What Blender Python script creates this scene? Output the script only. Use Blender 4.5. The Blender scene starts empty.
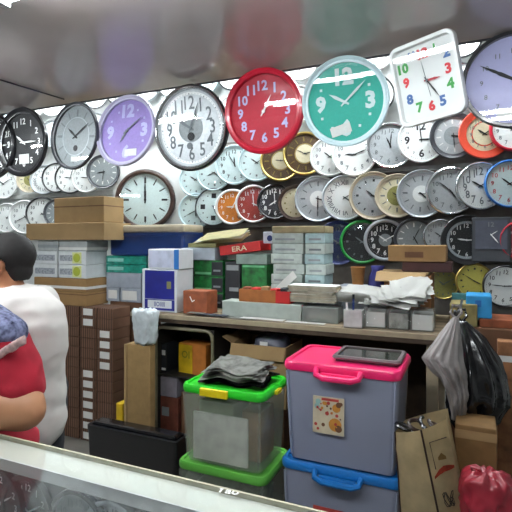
import bpy, bmesh, math, random
from mathutils import Vector, Matrix, noise
random.seed(7)
S = bpy.context.scene
C = S.collection
PI = math.pi
TH = math.atan(.45)
CT, ST = math.cos(TH), math.sin(TH)
F = 480.0; HZ = 240.0; CZ = 1.5
# ---------------------------------------------------------------- placement helpers (photo pixel + real plane -> point)
def at(px, py, y):
    dx = (px-256)/F
    Y = y/(dx*ST+CT)
    return Vector((Y*(dx*CT-ST), y, CZ-(py-HZ)/F*Y))
def xw(px, y): return at(px, HZ, y).x
def zw(px, py, y): return at(px, py, y).z
def depth(px, y): return y/((px-256)/F*ST+CT)
def W(px, py, Y):
    dx = (px-256)/F
    return Vector((Y*(dx*CT-ST), Y*(dx*ST+CT), CZ-(py-HZ)/F*Y))
# ---------------------------------------------------------------- materials
def lin(c):
    if isinstance(c, str):
        c = [int(c[i:i+2], 16)/255 for i in (0, 2, 4)]
    return tuple((v/12.92 if v <= .04045 else ((v+.055)/1.055)**2.4) for v in c)+(1,)
MC = {}
def mat(name, col, rough=.6, metal=0, var=.12, scale=18, bump=0, spec=.5, coat=0, stripes=None, col2=None, emit=0):
    if name in MC: return MC[name]
    m = bpy.data.materials.new(name); m.use_nodes = True
    nt = m.node_tree; b = nt.nodes['Principled BSDF']
    b.inputs['Roughness'].default_value = rough
    b.inputs['Metallic'].default_value = metal
    b.inputs['Specular IOR Level'].default_value = spec
    b.inputs['Coat Weight'].default_value = coat
    b.inputs['Coat Roughness'].default_value = .06
    c = lin(col)
    tc = nt.nodes.new('ShaderNodeTexCoord')
    if stripes:
        w = nt.nodes.new('ShaderNodeTexWave'); w.inputs['Scale'].default_value = stripes[1]
        w.bands_direction = stripes[0]; w.inputs['Distortion'].default_value = .3
        nt.links.new(tc.outputs['Object'], w.inputs['Vector']); src = w.outputs['Fac']
    else:
        w = nt.nodes.new('ShaderNodeTexNoise'); w.inputs['Scale'].default_value = scale
        w.inputs['Detail'].default_value = 3
        nt.links.new(tc.outputs['Object'], w.inputs['Vector']); src = w.outputs['Fac']
    r = nt.nodes.new('ShaderNodeValToRGB')
    lo = lin(col2) if col2 else tuple(v*(1-var*2) for v in c[:3])+(1,)
    r.color_ramp.elements[0].color = lo; r.color_ramp.elements[1].color = c
    r.color_ramp.elements[0].position = .3; r.color_ramp.elements[1].position = .62
    nt.links.new(src, r.inputs[0]); nt.links.new(r.outputs[0], b.inputs['Base Color'])
    if bump:
        bp = nt.nodes.new('ShaderNodeBump'); bp.inputs['Strength'].default_value = bump
        bp.inputs['Distance'].default_value = .01
        nt.links.new(src, bp.inputs['Height']); nt.links.new(bp.outputs[0], b.inputs['Normal'])
    if emit:
        b.inputs['Emission Color'].default_value = c; b.inputs['Emission Strength'].default_value = emit
    MC[name] = m; return m
def see(name, col, alpha, rough=.15, gloss=1.0, ior=1.45, noise_bump=0, film=False):
    """clear or translucent sheet: lets part of the light straight through, reflects by Fresnel"""
    if name in MC: return MC[name]
    m = bpy.data.materials.new(name); m.use_nodes = True
    nt = m.node_tree; nt.nodes.clear()
    out = nt.nodes.new('ShaderNodeOutputMaterial')
    tr = nt.nodes.new('ShaderNodeBsdfTransparent'); tr.inputs[0].default_value = (.96, .97, .97, 1)
    df = nt.nodes.new('ShaderNodeBsdfDiffuse'); df.inputs[0].default_value = lin(col)
    tl = nt.nodes.new('ShaderNodeBsdfTranslucent'); tl.inputs[0].default_value = lin(col)
    md = nt.nodes.new('ShaderNodeMixShader'); md.inputs[0].default_value = .45
    nt.links.new(df.outputs[0], md.inputs[1]); nt.links.new(tl.outputs[0], md.inputs[2])
    mx = nt.nodes.new('ShaderNodeMixShader'); mx.inputs[0].default_value = alpha
    nt.links.new(tr.outputs[0], mx.inputs[1]); nt.links.new(md.outputs[0], mx.inputs[2])
    gl = nt.nodes.new('ShaderNodeBsdfGlossy'); gl.inputs['Roughness'].default_value = rough
    fr = nt.nodes.new('ShaderNodeFresnel')
    ge = nt.nodes.new('ShaderNodeNewGeometry'); ma = nt.nodes.new('ShaderNodeMath'); ma.operation = 'MULTIPLY_ADD'   # same reflectance from either side of the sheet
    ma.inputs[1].default_value = 1/ior-ior; ma.inputs[2].default_value = ior
    nt.links.new(ge.outputs['Backfacing'], ma.inputs[0]); nt.links.new(ma.outputs[0], fr.inputs[0])
    ml = nt.nodes.new('ShaderNodeMath'); ml.operation = 'MULTIPLY'; ml.inputs[1].default_value = gloss
    nt.links.new(fr.outputs[0], ml.inputs[0])
    m2 = nt.nodes.new('ShaderNodeMixShader')
    nt.links.new(ml.outputs[0], m2.inputs[0]); nt.links.new(mx.outputs[0], m2.inputs[1]); nt.links.new(gl.outputs[0], m2.inputs[2])
    if noise_bump:
        n = nt.nodes.new('ShaderNodeTexNoise'); n.inputs['Scale'].default_value = 14
        bp = nt.nodes.new('ShaderNodeBump'); bp.inputs['Strength'].default_value = noise_bump; bp.inputs['Distance'].default_value = .02
        nt.links.new(n.outputs['Fac'], bp.inputs['Height'])
        for q in (gl, df): nt.links.new(bp.outputs[0], q.inputs['Normal'])
    nt.links.new(m2.outputs[0], out.inputs[0])
    MC[name] = m; return m
def glow(name, col, strength):
    m = bpy.data.materials.new(name); m.use_nodes = True
    nt = m.node_tree; nt.nodes.clear()
    o = nt.nodes.new('ShaderNodeOutputMaterial'); e = nt.nodes.new('ShaderNodeEmission')
    e.inputs[0].default_value = lin(col); e.inputs[1].default_value = strength
    nt.links.new(e.outputs[0], o.inputs[0]); return m
# ---------------------------------------------------------------- object helpers
def link(name, me, parent=None, loc=(0,0,0)):
    o = bpy.data.objects.new(name, me); C.objects.link(o); o.location = loc
    if parent: o.parent = parent
    return o
def tag(o, label, cat, group=None, kind=None):
    o['label'] = label; o['category'] = cat
    if group: o['group'] = group
    if kind: o['kind'] = kind
    return o
def thing(name, label, cat, loc=(0,0,0), rot=(0,0,0), group=None, scale=1):
    o = bpy.data.objects.new(name, None); C.objects.link(o)
    o.location = loc; o.rotation_euler = rot; o.scale = (scale,)*3; o.empty_display_size = .05
    return tag(o, label, cat, group)
def fin(bm, m, smooth=False, name='m'):
    me = bpy.data.meshes.new(name)
    bmesh.ops.recalc_face_normals(bm, faces=bm.faces)
    bm.to_mesh(me); bm.free()
    for mm in (m if isinstance(m, (list, tuple)) else [m]): me.materials.append(mm)
    if smooth:
        for p in me.polygons: p.use_smooth = True
        if smooth != 'all':
            try: me.set_sharp_from_angle(angle=math.radians(40))
            except Exception: pass
    return me
def abox(bm, x0, x1, y0, y1, z0, z1, bev=0, mi=0):
    r = bmesh.ops.create_cube(bm, size=1)
    vs = r['verts']
    for v in vs:
        v.co = Vector(((x0+x1)/2+v.co.x*(x1-x0), (y0+y1)/2+v.co.y*(y1-y0), (z0+z1)/2+v.co.z*(z1-z0)))
    fs = list({f for v in vs for f in v.link_faces})
    if bev:
        es = list({e for v in vs for e in v.link_edges})
        k = bmesh.ops.bevel(bm, geom=es, offset=bev, segments=2, affect='EDGES', profile=.6)
        fs = k['faces'] if False else fs
    for f in fs:
        if f.is_valid: f.material_index = mi
def boxme(x0, x1, y0, y1, z0, z1, m, bev=0):
    bm = bmesh.new(); abox(bm, x0, x1, y0, y1, z0, z1, bev); return fin(bm, m)
def lathe(profile, m, axis='Y', seg=40, closed=False, smooth=True):
    bm = bmesh.new(); rings = []
    for r, h in profile:
        ring = []
        if r < 1e-6:
            ring = [bm.verts.new((0, h, 0) if axis == 'Y' else (0, 0, h))]
        else:
            for i in range(seg):
                a = 2*PI*i/seg
                ring.append(bm.verts.new((r*math.cos(a), h, r*math.sin(a)) if axis == 'Y' else (r*math.cos(a), r*math.sin(a), h)))
        rings.append(ring)
    n = len(rings)
    for k in range(n if closed else n-1):
        a, b = rings[k], rings[(k+1) % n]
        for i in range(seg):
            j = (i+1) % seg
            if len(a) == 1 and len(b) == 1: continue
            if len(a) == 1: bm.faces.new((a[0], b[j], b[i]))
            elif len(b) == 1: bm.faces.new((a[i], a[j], b[0]))
            else: bm.faces.new((a[i], a[j], b[j], b[i]))
    return fin(bm, m, smooth)
def tube(bm, pts, r, seg=8, taper=None, cap=True):
    pts = [Vector(p) for p in pts]; rings = []
    up = Vector((0, 0, 1))
    for i, p in enumerate(pts):
        d = (pts[min(i+1, len(pts)-1)]-pts[max(i-1, 0)]).normalized()
        u = d.cross(up)
        if u.length < .05: u = d.cross(Vector((1, 0, 0)))
        u.normalize(); v = d.cross(u).normalized()
        rr = r if taper is None else r*taper(i/(len(pts)-1))
        rings.append([bm.verts.new(p+u*math.cos(2*PI*k/seg)*rr+v*math.sin(2*PI*k/seg)*rr) for k in range(seg)])
    for a, b in zip(rings, rings[1:]):
        for k in range(seg): bm.faces.new((a[k], a[(k+1) % seg], b[(k+1) % seg], b[k]))
    if cap: bm.faces.new(rings[0][::-1]); bm.faces.new(rings[-1])
TXT = {}
def text_verts(s, bold=.012):
    """outline of writing as (verts, faces), unit height, centred, standing in XZ and facing -Y"""
    k = (s, bold)
    if k in TXT: return TXT[k]
    cu = bpy.data.curves.new('t', 'FONT'); cu.body = s; cu.size = 1; cu.offset = bold; cu.resolution_u = 2
    o = bpy.data.objects.new('t', cu); C.objects.link(o)
    bpy.context.view_layer.update()
    me = bpy.data.meshes.new_from_object(o.evaluated_get(bpy.context.evaluated_depsgraph_get()))
    vs = [v.co.copy() for v in me.vertices]; fs = [tuple(p.vertices) for p in me.polygons]
    x0, x1 = min(v.x for v in vs), max(v.x for v in vs); y0, y1 = min(v.y for v in vs), max(v.y for v in vs)
    h = y1-y0
    vs = [Vector(((v.x-(x0+x1)/2)/h, 0, (v.y-(y0+y1)/2)/h)) for v in vs]
    bpy.data.objects.remove(o); bpy.data.curves.remove(cu); bpy.data.meshes.remove(me)
    TXT[k] = (vs, fs); return TXT[k]
def put_text(bm, s, x, y, z, size, rot=0, bold=.012, mi=0, sx=1):
    vs, fs = text_verts(s, bold); c, sn = math.cos(rot), math.sin(rot)
    nv = [bm.verts.new((x+size*(v.x*sx*c-v.z*sn), y, z+size*(v.x*sx*sn+v.z*c))) for v in vs]
    for f in fs:
        try: q = bm.faces.new([nv[i] for i in f]); q.material_index = mi
        except ValueError: pass
def textme(s, size, m, bold=.012, sx=1):
    bm = bmesh.new(); put_text(bm, s, 0, 0, 0, size, 0, bold, 0, sx)
    me = bpy.data.meshes.new('lettering'); bm.to_mesh(me); bm.free(); me.materials.append(m); return me
# ---------------------------------------------------------------- material palette
WHITE = mat('white_plastic', 'e9ebea', .35, coat=.3, var=.03)
DIALW = mat('white_dial_paper', 'eceeec', .7, var=.02)
DIALP = mat('pale_dial_paper', 'cfe0e0', .7, var=.04)
DIALS = mat('silver_dial', 'c4c9cc', .4, metal=.3, var=.06)
DIALC = mat('cream_dial', 'd9cfae', .7, var=.06)
DIALY = mat('yellow_dial', 'c9bd58', .7, var=.06)
DIALO = mat('orange_dial', 'e0862c', .6, var=.1)
DIALR = mat('brick_red_dial', 'a8382e', .6, var=.1)
DIALK = mat('black_dial', '17181b', .6, var=.05)
DIALG = mat('grey_dial', '8d9496', .5, var=.08)
LAV = mat('lavender_dial', 'bdbce4', .7, var=.02)
PURP = mat('purple_dial', '9a86c8', .7, var=.05)
TEAL = mat('teal_dial', '2fa896', .7, var=.04)
REDD = mat('red_dial', 'b81c34', .6, var=.05)
BLK = mat('black_plastic', '121317', .3, coat=.4, var=.05)
DGREY = mat('dark_grey_plastic', '3a3d42', .4, var=.05)
CHROME = mat('chrome', 'c9ccce', .18, metal=.9, var=.03)
SILV = mat('silver_plastic', 'aeb5ba', .35, metal=.35, var=.05)
PEARL = mat('pearl_lilac_plastic', 'b9b6cf', .35, coat=.4, var=.03)
ICE = mat('ice_white_plastic', 'c4dbe0', .3, coat=.4, var=.03)
GOLD = mat('gold_plastic', 'b39b55', .3, metal=.6, var=.08)
BROWN = mat('dark_brown_wood', '3a261f', .4, var=.2, coat=.2)
BRONZE = mat('bronze_brown', '5a4530', .4, metal=.2, var=.15)
REDP = mat('red_plastic', 'b3172f', .3, coat=.5, var=.04)
ORRED = mat('coral_plastic', 'cf4a34', .35, coat=.3, var=.05)
NAVY = mat('navy_plastic', '1f2f6b', .4, var=.08)
BLUEP = mat('blue_plastic', '2a6fb8', .4, coat=.2, var=.05)
GREENP = mat('green_plastic', '1f8a3c', .4, coat=.2, var=.05)
BEIGE = mat('beige_plastic', 'b9ae97', .45, var=.06)
INKK = mat('black_ink', '15161a', .6, var=.02)
INKG = mat('grey_ink', '6c7276', .6, var=.02)
INKW = mat('white_ink', 'f0f0ee', .5, var=.01)
INKGOLD = mat('gold_ink', '8a7a3c', .4, metal=.3, var=.02)
NUMC = {'r': mat('red_numeral', 'd9343c', .5, var=.02), 'g': mat('green_numeral', '3fa04a', .5, var=.02), 'b': mat('blue_numeral', '4a6fa8', .5, var=.02)}
REDH = mat('red_hand', 'c23a42', .5, var=.02)
GLASS = see('clock_glass', 'ffffff', .0, rough=.03, gloss=1.0, ior=1.5)
PAPER = mat('white_paper', 'e4e4e0', .8, var=.04, scale=6)
GPAPER = mat('grey_newsprint', 'a2a39c', .8, var=.3, scale=25)
CREAM = mat('cream_paper', 'd6cfa2', .8, var=.08)
TAPE = mat('white_label_paper', 'd9dad6', .7, var=.04)
KRAFT = mat('kraft_cardboard', '94744a', .85, var=.1, scale=9)
KRAFTL = mat('light_cardboard', '9c8058', .85, var=.08, scale=9)
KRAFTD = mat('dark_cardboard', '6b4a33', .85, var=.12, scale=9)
SLAT = mat('corrugated_brown_board', '6f503c', .85, stripes=('X', 15), col2='3a261c')
# ---------------------------------------------------------------- clocks
def numerals(kind, m):
    bm = bmesh.new(); y = -.088
    rom = ['XII', 'I', 'II', 'III', 'IIII', 'V', 'VI', 'VII', 'VIII', 'IX', 'X', 'XI']
    for h in range(12):
        a = PI/2-h*PI/6; n = str(h or 12); c, s = math.cos(a), math.sin(a)
        if kind == 'arab': put_text(bm, n, .66*c, y, .66*s, .19, 0, .015)
        elif kind == 'bold': put_text(bm, n, .64*c, y, .64*s, .25, 0, .03)
        elif kind == 'small': put_text(bm, n, .60*c, y, .60*s, .1, 0, .005)
        elif kind == 'tall': put_text(bm, n, .60*c, y, .60*s, .32, 0, .012, sx=.8)
        elif kind == 'lean': put_text(bm, n, .62*c, y, .62*s, .30, a-PI/2 if h not in (6,) else 0, .02)
        elif kind == 'big4':
            if h % 3 == 0: put_text(bm, n, .57*c, y, .57*s, .34, 0, .035)
            else: put_text(bm, n, .62*c, y, .62*s, .1, 0, .01)
        elif kind == 'huge':
            if h % 3 == 0: put_text(bm, n, .59*c, y, .59*s, .40, 0, .05)
            else: abox(bm, .66*c-.03, .66*c+.03, y-.002, y, .66*s-.03, .66*s+.03)
        elif kind == 'roman': put_text(bm, rom[h], .66*c, y, .66*s, .2, a-PI/2, .012)
        elif kind == 'squares':
            if h % 3 == 0: abox(bm, .56*c-.12, .56*c+.12, y-.002, y, .56*s-.12, .56*s+.12)
            else: abox(bm, .62*c-.03, .62*c+.03, y-.002, y, .62*s-.03, .62*s+.03)
        elif kind in ('bars', 'short'):
            L = .1 if kind == 'bars' else .055; w = .022 if kind == 'bars' else .03
            if h % 3 == 0: w *= 1.6
            p = Vector((c, s)); q = Vector((-s, c))
            k = [p*(.68-L)+q*w, p*(.68-L)-q*w, p*(.68+L)-q*w, p*(.68+L)+q*w]
            bm.faces.new([bm.verts.new((v.x, y, v.y)) for v in k])
    me = bpy.data.meshes.new('numerals'); bm.to_mesh(me); bm.free(); me.materials.append(m); return me
def track(m, r=.82):
    bm = bmesh.new(); y = -.086
    for i in range(60):
        a = 2*PI*i/60; w = .006 if i % 5 else .012; l = .02 if i % 5 else .035
        p = Vector((math.cos(a), math.sin(a))); q = Vector((-p.y, p.x))
        bm.faces.new([bm.verts.new((v.x, y, v.y)) for v in (p*(r-l)+q*w, p*(r-l)-q*w, p*r-q*w, p*r+q*w)])
    me = bpy.data.meshes.new('minute_track'); bm.to_mesh(me); bm.free(); me.materials.append(m); return me
def ringme(r0, r1, y, m, th=.004):
    return lathe([(r0, y), (r1, y), (r1, y-th), (r0, y-th)], m, seg=40, closed=True, smooth=False)
def hand(L, w, tail, y, ang, m):
    bm = bmesh.new(); c, s = math.cos(ang), math.sin(ang); p = Vector((c, s)); q = Vector((-s, c))
    pts = [p*-tail+q*w*.6, p*-tail-q*w*.6, p*L*.6-q*w, p*L, p*L*.6+q*w]
    lo = [bm.verts.new((v.x, y, v.y)) for v in pts]; hi = [bm.verts.new((v.x, y-.008, v.y)) for v in pts]
    bm.faces.new(lo); bm.faces.new(hi[::-1])
    for i in range(5): bm.faces.new((lo[i], lo[(i+1) % 5], hi[(i+1) % 5], hi[i]))
    bmesh.ops.create_cone(bm, cap_ends=True, segments=12, radius1=.04, radius2=.04, depth=.01, matrix=Matrix.Translation((0, y, 0)) @ Matrix.Rotation(PI/2, 4, 'X'))
    return fin(bm, m)
CM = {}
def cached(key, fn):
    if key not in CM: CM[key] = fn()
    return CM[key]
def rimme(kind, w, m):
    i = 1-w
    if kind == 'round':
        prof = [(0, 0), (.95, 0), (1, -.05), (1, -.14), (.985, -.18), (1-w*.5, -.205), (i+.015, -.18), (i, -.14), (i, -.07), (0, -.07)]
    elif kind == 'flat':
        prof = [(0, 0), (.97, 0), (1, -.03), (1, -.19), (.99, -.2), (i+.01, -.2), (i, -.19), (i, -.07), (0, -.07)]
    else:   # deep, dished
        prof = [(0, 0), (.9, 0), (1, -.10), (1, -.19), (.98, -.21), (1-w*.3, -.2), (1-w*.6, -.155), (i, -.15), (i, -.07), (0, -.07)]
    return lathe(prof, m, seg=48)
def clock(name, label, pos, R, st, yaw=0, tilt=0, roll=0, time=None, group=None, extras=None):
    """st: rim, width, kind, dial, numeral style, numeral material, hand material"""
    t = thing(name, label, 'clock', pos, (tilt, roll, yaw), group, R)
    w = st.get('w', .1); rm = st.get('rim', WHITE); rk = st.get('kind', 'round'); dm = st.get('dial', DIALW)
    ri = 1-w
    link('rim', cached(('rim', rk, w, rm.name), lambda: rimme(rk, w, rm)), t)
    link('dial', cached(('dial', w, dm.name), lambda: lathe([(0, -.08), (ri, -.08), (ri, -.072), (0, -.072)], dm, seg=48, smooth=False)), t)
    if st.get('ring'):
        r0, r1, m2 = st['ring']
        link('dial_ring', cached(('ring', r0, r1, m2.name), lambda: ringme(r0, r1, -.081, m2)), t)
    if st.get('centre'):
        rc, m3 = st['centre']
        link('dial_centre', cached(('cen', rc, m3.name), lambda: lathe([(0, -.081), (rc, -.081), (rc, -.085), (0, -.085)], m3, seg=36, smooth=False)), t)
    nk, nm = st.get('num', ('arab', INKK))
    sc = ri/.9 if nk != 'x' else 1
    if nk:
        n = link('numerals', cached(('num', nk, nm.name), lambda: numerals(nk, nm)), t); n.scale = (sc, 1, sc)
    if st.get('track', True):
        n = link('minute_track', cached(('trk', nm.name), lambda: track(nm)), t); n.scale = (sc, 1, sc)
    hm = st.get('hand', INKK)
    hh, mm, ss = time or (10, 9, 36)
    ah = PI/2-(hh % 12+mm/60)*PI/6; am = PI/2-mm*PI/30; a_s = PI/2-ss*PI/30
    k = st.get('hs', 1)
    link('hour_hand', hand(.42*k*sc, .035*k, .1, -.096, ah, hm), t)
    link('minute_hand', hand(.64*k*sc, .026*k, .12, -.108, am, hm), t)
    sm = st.get('sec')
    if sm: link('second_hand', hand(.68*sc, .008, .16, -.12, a_s, sm), t)
    link('glass', cached(('gl', w), lambda: lathe([(0, -.165), (ri*.35, -.164), (ri*.7, -.158), (ri, -.15)], GLASS, seg=48, smooth='all')), t)
    return t
def patch(parent, name, x0, x1, z0, z1, y, m, rot=0, lab=None):
    o = link(name, boxme(-(x1-x0)/2, (x1-x0)/2, 0, .006, -(z1-z0)/2, (z1-z0)/2, m), parent, ((x0+x1)/2, y, (z0+z1)/2))
    o.rotation_euler = (0, rot, 0)
    if lab: o['label'] = lab
    return o
# ================================================================ SETTING
XL, XR, YF, YB, ZC = -5.4, 1.9, -2.4, 3.45, 3.1
WALLM = mat('painted_wall', 'cfd2d0', .8, var=.04, scale=4)
FLOORM = mat('grey_tile_floor', '6d6a64', .4, var=.15, scale=5)
CEILM = mat('ceiling_paint', 'd8d9d8', .85, var=.03, scale=3)
SOFFM = mat('glossy_soffit_laminate', 'b0a6a3', .2, var=.08, scale=2.2, coat=.0, spec=.9)
BOARD = mat('display_board', '6f6a64', .8, var=.2, scale=8)
def struct(name, me, parent=None):
    o = link(name, me, parent); o['kind'] = 'structure'; return o
struct('floor', boxme(XL, XR, YF, YB, -.1, 0, FLOORM))
struct('ceiling', boxme(XL, XR, YF, YB+.1, ZC, ZC+.1, CEILM))
struct('wall_back', boxme(XL, XR, YB, YB+.1, 0, ZC, WALLM))
struct('wall_left', boxme(XL-.1, XL, YF, YB+.1, 0, ZC, WALLM))
struct('wall_right', boxme(XR, XR+.1, YF, YB+.1, 0, ZC, WALLM))
struct('wall_front', boxme(XL, XR, YF-.1, YF, 0, ZC, WALLM))
# display board that carries the right-hand clocks, and the pale pillar left of it
PX0, PX1 = xw(112, 3.38), xw(186, 3.38)
struct('trim_1', boxme(PX1+.002, XR-.002, 3.415, YB, .9, 2.28, BOARD))
struct('trim_2', boxme(PX0, PX1, 3.39, YB, 0, ZC, WALLM))
ALU = mat('brushed_aluminium', 'a9adb0', .35, metal=.6, var=.08)
for i, z in enumerate((1.985, 1.62)):
    struct('trim_%d' % (3+i), boxme(PX1+.004, XR-.01, 3.385, 3.414, z-.02, z+.012, mat('rail_grey', '7b7c7a', .5)))
for i, z in enumerate((1.93, 1.56)):
    struct('trim_%d' % (5+i), boxme(XL+.01, PX0-.004, 3.40, YB-.001, z-.02, z+.02, mat('rail_pale', 'b4b6b2', .5)))
# low glossy soffit over the counter
SZ = 2.165
struct('trim_7', boxme(XL+.002, XR-.002, YF+.002, 1.76, SZ, SZ+.16, SOFFM, .004))
# ---- rail the big clocks hang from, with S hooks
bm = bmesh.new(); tube(bm, [(XL+.01, 1.785, SZ+.01), (XR-.01, 1.785, SZ+.01)], .008)
RAIL = link('hanging_rail', fin(bm, DGREY, True)); tag(RAIL, 'dark metal rod along the soffit edge that the big clocks hang from', 'rail')
# ---- cable sagging across the soffit
bm = bmesh.new()
pts = []
for i in range(13):
    u = i/12; p = at(-8+u*72, 76+u*22, 1.0); q = W(-8+u*72, 76+u*22, .665*480/(240-(76+u*22)))
    q.z = SZ-.006-.0*u; pts.append(q)
tube(bm, pts, .0035, 6)
tag(link('cable', fin(bm, BLK, True)), 'thin black cable running along the underside of the soffit at left', 'cable')
# ---- lamps
TUBE = glow('fluorescent_tube_glow', 'f4fbff', 150)
TUBE2 = glow('fluorescent_tube_glow_soft', 'f4fbff', 66)
TUBE3 = glow('fluorescent_tube_glow_strong', 'f4fbff', 112)
def batten(label, x0, x1, y, z, rods=0, n=2, gap=.11, group=None, tm=None):
    t = thing('fluorescent_light', label, 'light fixture', ((x0+x1)/2, y, z), group=group)
    L = (x1-x0)/2
    bw = gap*.65 if gap < .15 else .035
    link('fixture_body', boxme(-L, L, -bw, bw, -.03, 0, WHITE, .004), t)
    if rods:
        for s in (-1, 1):
            bm = bmesh.new(); tube(bm, [(s*L*.7, 0, 0), (s*L*.7, 0, ZC-z)], .006, 6); link('hanger_rod', fin(bm, DGREY), t)
    for k in range(n):
        yy = (k-(n-1)/2)*gap
        bm = bmesh.new(); tube(bm, [(-L+.02, yy, -.05), (L-.02, yy, -.05)], .013, 10)
        link('tube', fin(bm, tm or TUBE, True), t)
        for s in (-1, 1): link('tube_holder', boxme(s*(L-.01)-.01, s*(L-.01)+.01, min(yy-.015, 0), max(yy+.015, 0), -.068, -.028, WHITE), t)
    return t
for i, (a, b) in enumerate(((-4.4, -3.0), (-2.7, -1.3), (-1.0, .4))):
    batten('twin tube fluorescent light behind the soffit over the %s of the clock wall' % ('far left', 'middle', 'right')[i], a, b, 2.86, 2.98, 1, group='lights behind the soffit')
for i, (a, b) in enumerate(((-2.9, -1.5), (-1.1, .3))):
    batten('twin tube fluorescent light under the soffit over the %s of the counter' % ('left', 'middle')[i], a, b, (.79, .75)[i], SZ, group='lights under the soffit', gap=.20, tm=(TUBE3, TUBE2)[i])
# ================================================================ HANGING CLOCKS
HY = 1.745
def hook(t, R, top=1.0):
    bm = bmesh.new()
    h = (SZ+.0-t.location.z)/R
    tube(bm, [(0, .06, .93), (0, .10, 1.0), (0, .30/1, h+.0), (0, .29, h+.10)], .014, 6)
    link('hanger_wire', fin(bm, BLK, True), t)
def hang(label, px, py, rpx, st, yaw=0, tilt=0, roll=0, time=None, name='wall_clock'):
    p = at(px, py, HY); R = rpx*depth(px, HY)/F
    t = clock(name, label, p, R, st, yaw, tilt, roll, time, 'large clocks hanging from the soffit edge'); hook(t, R); return t, R
hang('round black clock cut off by the left edge of the photo, hanging from the soffit', -4, 147, 32, dict(rim=BLK, dial=DIALK, num=('arab', INKW), hand=INKW), time=(10, 15, 30), tilt=.02)
t, R = hang('black round clock with white numerals and a white sticker, leftmost whole hanging clock', 26, 143, 34, dict(rim=BLK, w=.16, kind='deep', dial=DIALK, num=('arab', INKW), hand=INKW, track=False, hs=.9), time=(10, 15, 30), tilt=.03)
patch(t, 'sticker', -.18, .22, -.62, -.34, -.1, TAPE)
t, R = hang('silver grey round clock with a dark rim, between the black and the purple hanging clocks', 78, 137, 33.5, dict(rim=DGREY, w=.09, kind='deep', dial=DIALG, num=('bars', INKG), hand=INKK, ring=(.55, .58, SILV)), time=(10, 9, 30), tilt=-.03, yaw=-.10, roll=.1)
t2 = lathe([(0, -.087), (.09, -.087), (.09, -.094), (0, -.094)], INKK, seg=20, smooth=False)
link('small_dial', t2, t, (0.04, 0, -.35)); patch(t, 'sticker', -.1, .16, -.75, -.6, -.1, TAPE)
t, R = hang('purple dial round clock with a pearl lilac rim and big pale 9, hanging', 129, 132, 36, dict(rim=PEARL, w=.12, kind='deep', dial=PURP, num=('huge', LAV), hand=INKG, track=False, hs=.9), time=(7, 9, 8), tilt=-.11)
patch(t, 'sticker', -.02, .38, -.72, -.52, -.1, TAPE)
t, R = hang('chrome rimmed round clock with an ornate silver dial of leaning numerals, hanging', 192.5, 128.5, 41, dict(rim=CHROME, w=.09, kind='round', dial=DIALS, num=('tall', INKG), hand=INKG, centre=(.34, DIALG), ring=(.80, .86, WHITE)), time=(10, 4, 42), tilt=.10)
link('small_dial', lathe([(0, -.087), (.1, -.087), (.1, -.094), (0, -.094)], INKK, seg=20, smooth=False), t, (0, 0, -.2))
link('small_dial', lathe([(0, -.087), (.08, -.087), (.08, -.094), (0, -.094)], INKG, seg=20, smooth=False), t, (-.05, 0, -.42))
link('outer_rim', lathe([(.96, -.02), (1.03, -.03), (1.035, -.12), (1.0, -.16), (.99, -.1)], BLK, seg=48, closed=True), t)
hang('large red round clock with white numerals on a red dial, hanging', 265, 112, 42, dict(rim=REDP, w=.15, kind='round', dial=REDD, num=('bold', LAV), hand=INKW, track=False, hs=.7), time=(1, 5, 38), tilt=.105)
t, R = hang('teal dial round clock with a pale rim and large white 9 and 3, hanging', 346, 102.5, 43.5, dict(rim=ICE, w=.13, kind='deep', dial=TEAL, num=('huge', DIALP), hand=DIALP, track=False, hs=1.05), time=(9.85, 8, 52), tilt=.17)
patch(t, 'sticker', -.36, .12, -.72, -.50, -.1, TAPE, -.25)
# black hand lavender clock at the right edge
t, R = hang('large lavender dial round clock with a thin black rim, cut by the right edge', 514, 81, 48, dict(rim=BLK, w=.08, kind='flat', dial=LAV, num=('small', INKG), hand=INKK, track=False, hs=1.15), time=(9.17, 50, 20), tilt=-.02)
patch(t, 'sticker', -.32, .1, -.82, -.58, -.1, PAPER)
# square clock with coloured numerals
p = at(429.5, 80.5, 1.66); D = depth(430, 1.66)
q = thing('square_wall_clock', 'white square wall clock with red, green and blue numerals, hanging tilted', 'clock', p, (.18, -.105, -.33), 'large clocks hanging from the soffit edge')
hw = 33.5*D/F; hh_ = 40.5*D/F
def rsq(bm, hw, hh, r, y, seg=6):
    vs = []
    for cx, cz, a0 in ((hw-r, hh-r, 0), (-hw+r, hh-r, PI/2), (-hw+r, -hh+r, PI), (hw-r, -hh+r, 3*PI/2)):
        for i in range(seg+1):
            a = a0+PI/2*i/seg; vs.append(bm.verts.new((cx+r*math.cos(a), y, cz+r*math.sin(a))))
    return vs
bm = bmesh.new()
L = [rsq(bm, hw*.95, hh_*.95, .025, 0), rsq(bm, hw, hh_, .03, -.008), rsq(bm, hw, hh_, .03, -.028), rsq(bm, hw*.985, hh_*.985, .03, -.034), rsq(bm, hw*.9, hh_*.9, .02, -.034), rsq(bm, hw*.885, hh_*.885, .018, -.014)]
bm.faces.new(L[0])
for a, b in zip(L, L[1:]):
    for i in range(len(a)): bm.faces.new((a[i], a[(i+1) % len(a)], b[(i+1) % len(a)], b[i]))
bm.faces.new(L[-1][::-1])
link('frame', fin(bm, WHITE, True), q)
bm = bmesh.new(); a = rsq(bm, hw*.88, hh_*.88, .016, -.0150); bm.faces.new(a); link('dial', fin(bm, DIALW), q)
cols = 'rgbrgbrgbrgb'
pos12 = {12: (0, .66), 1: (.35, .70), 2: (.66, .50), 3: (.64, .12), 4: (.63, -.24), 5: (.34, -.58), 6: (0, -.62), 7: (-.36, -.58), 8: (-.62, -.32), 9: (-.64, .10), 10: (-.66, .46), 11: (-.34, .70)}
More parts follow.
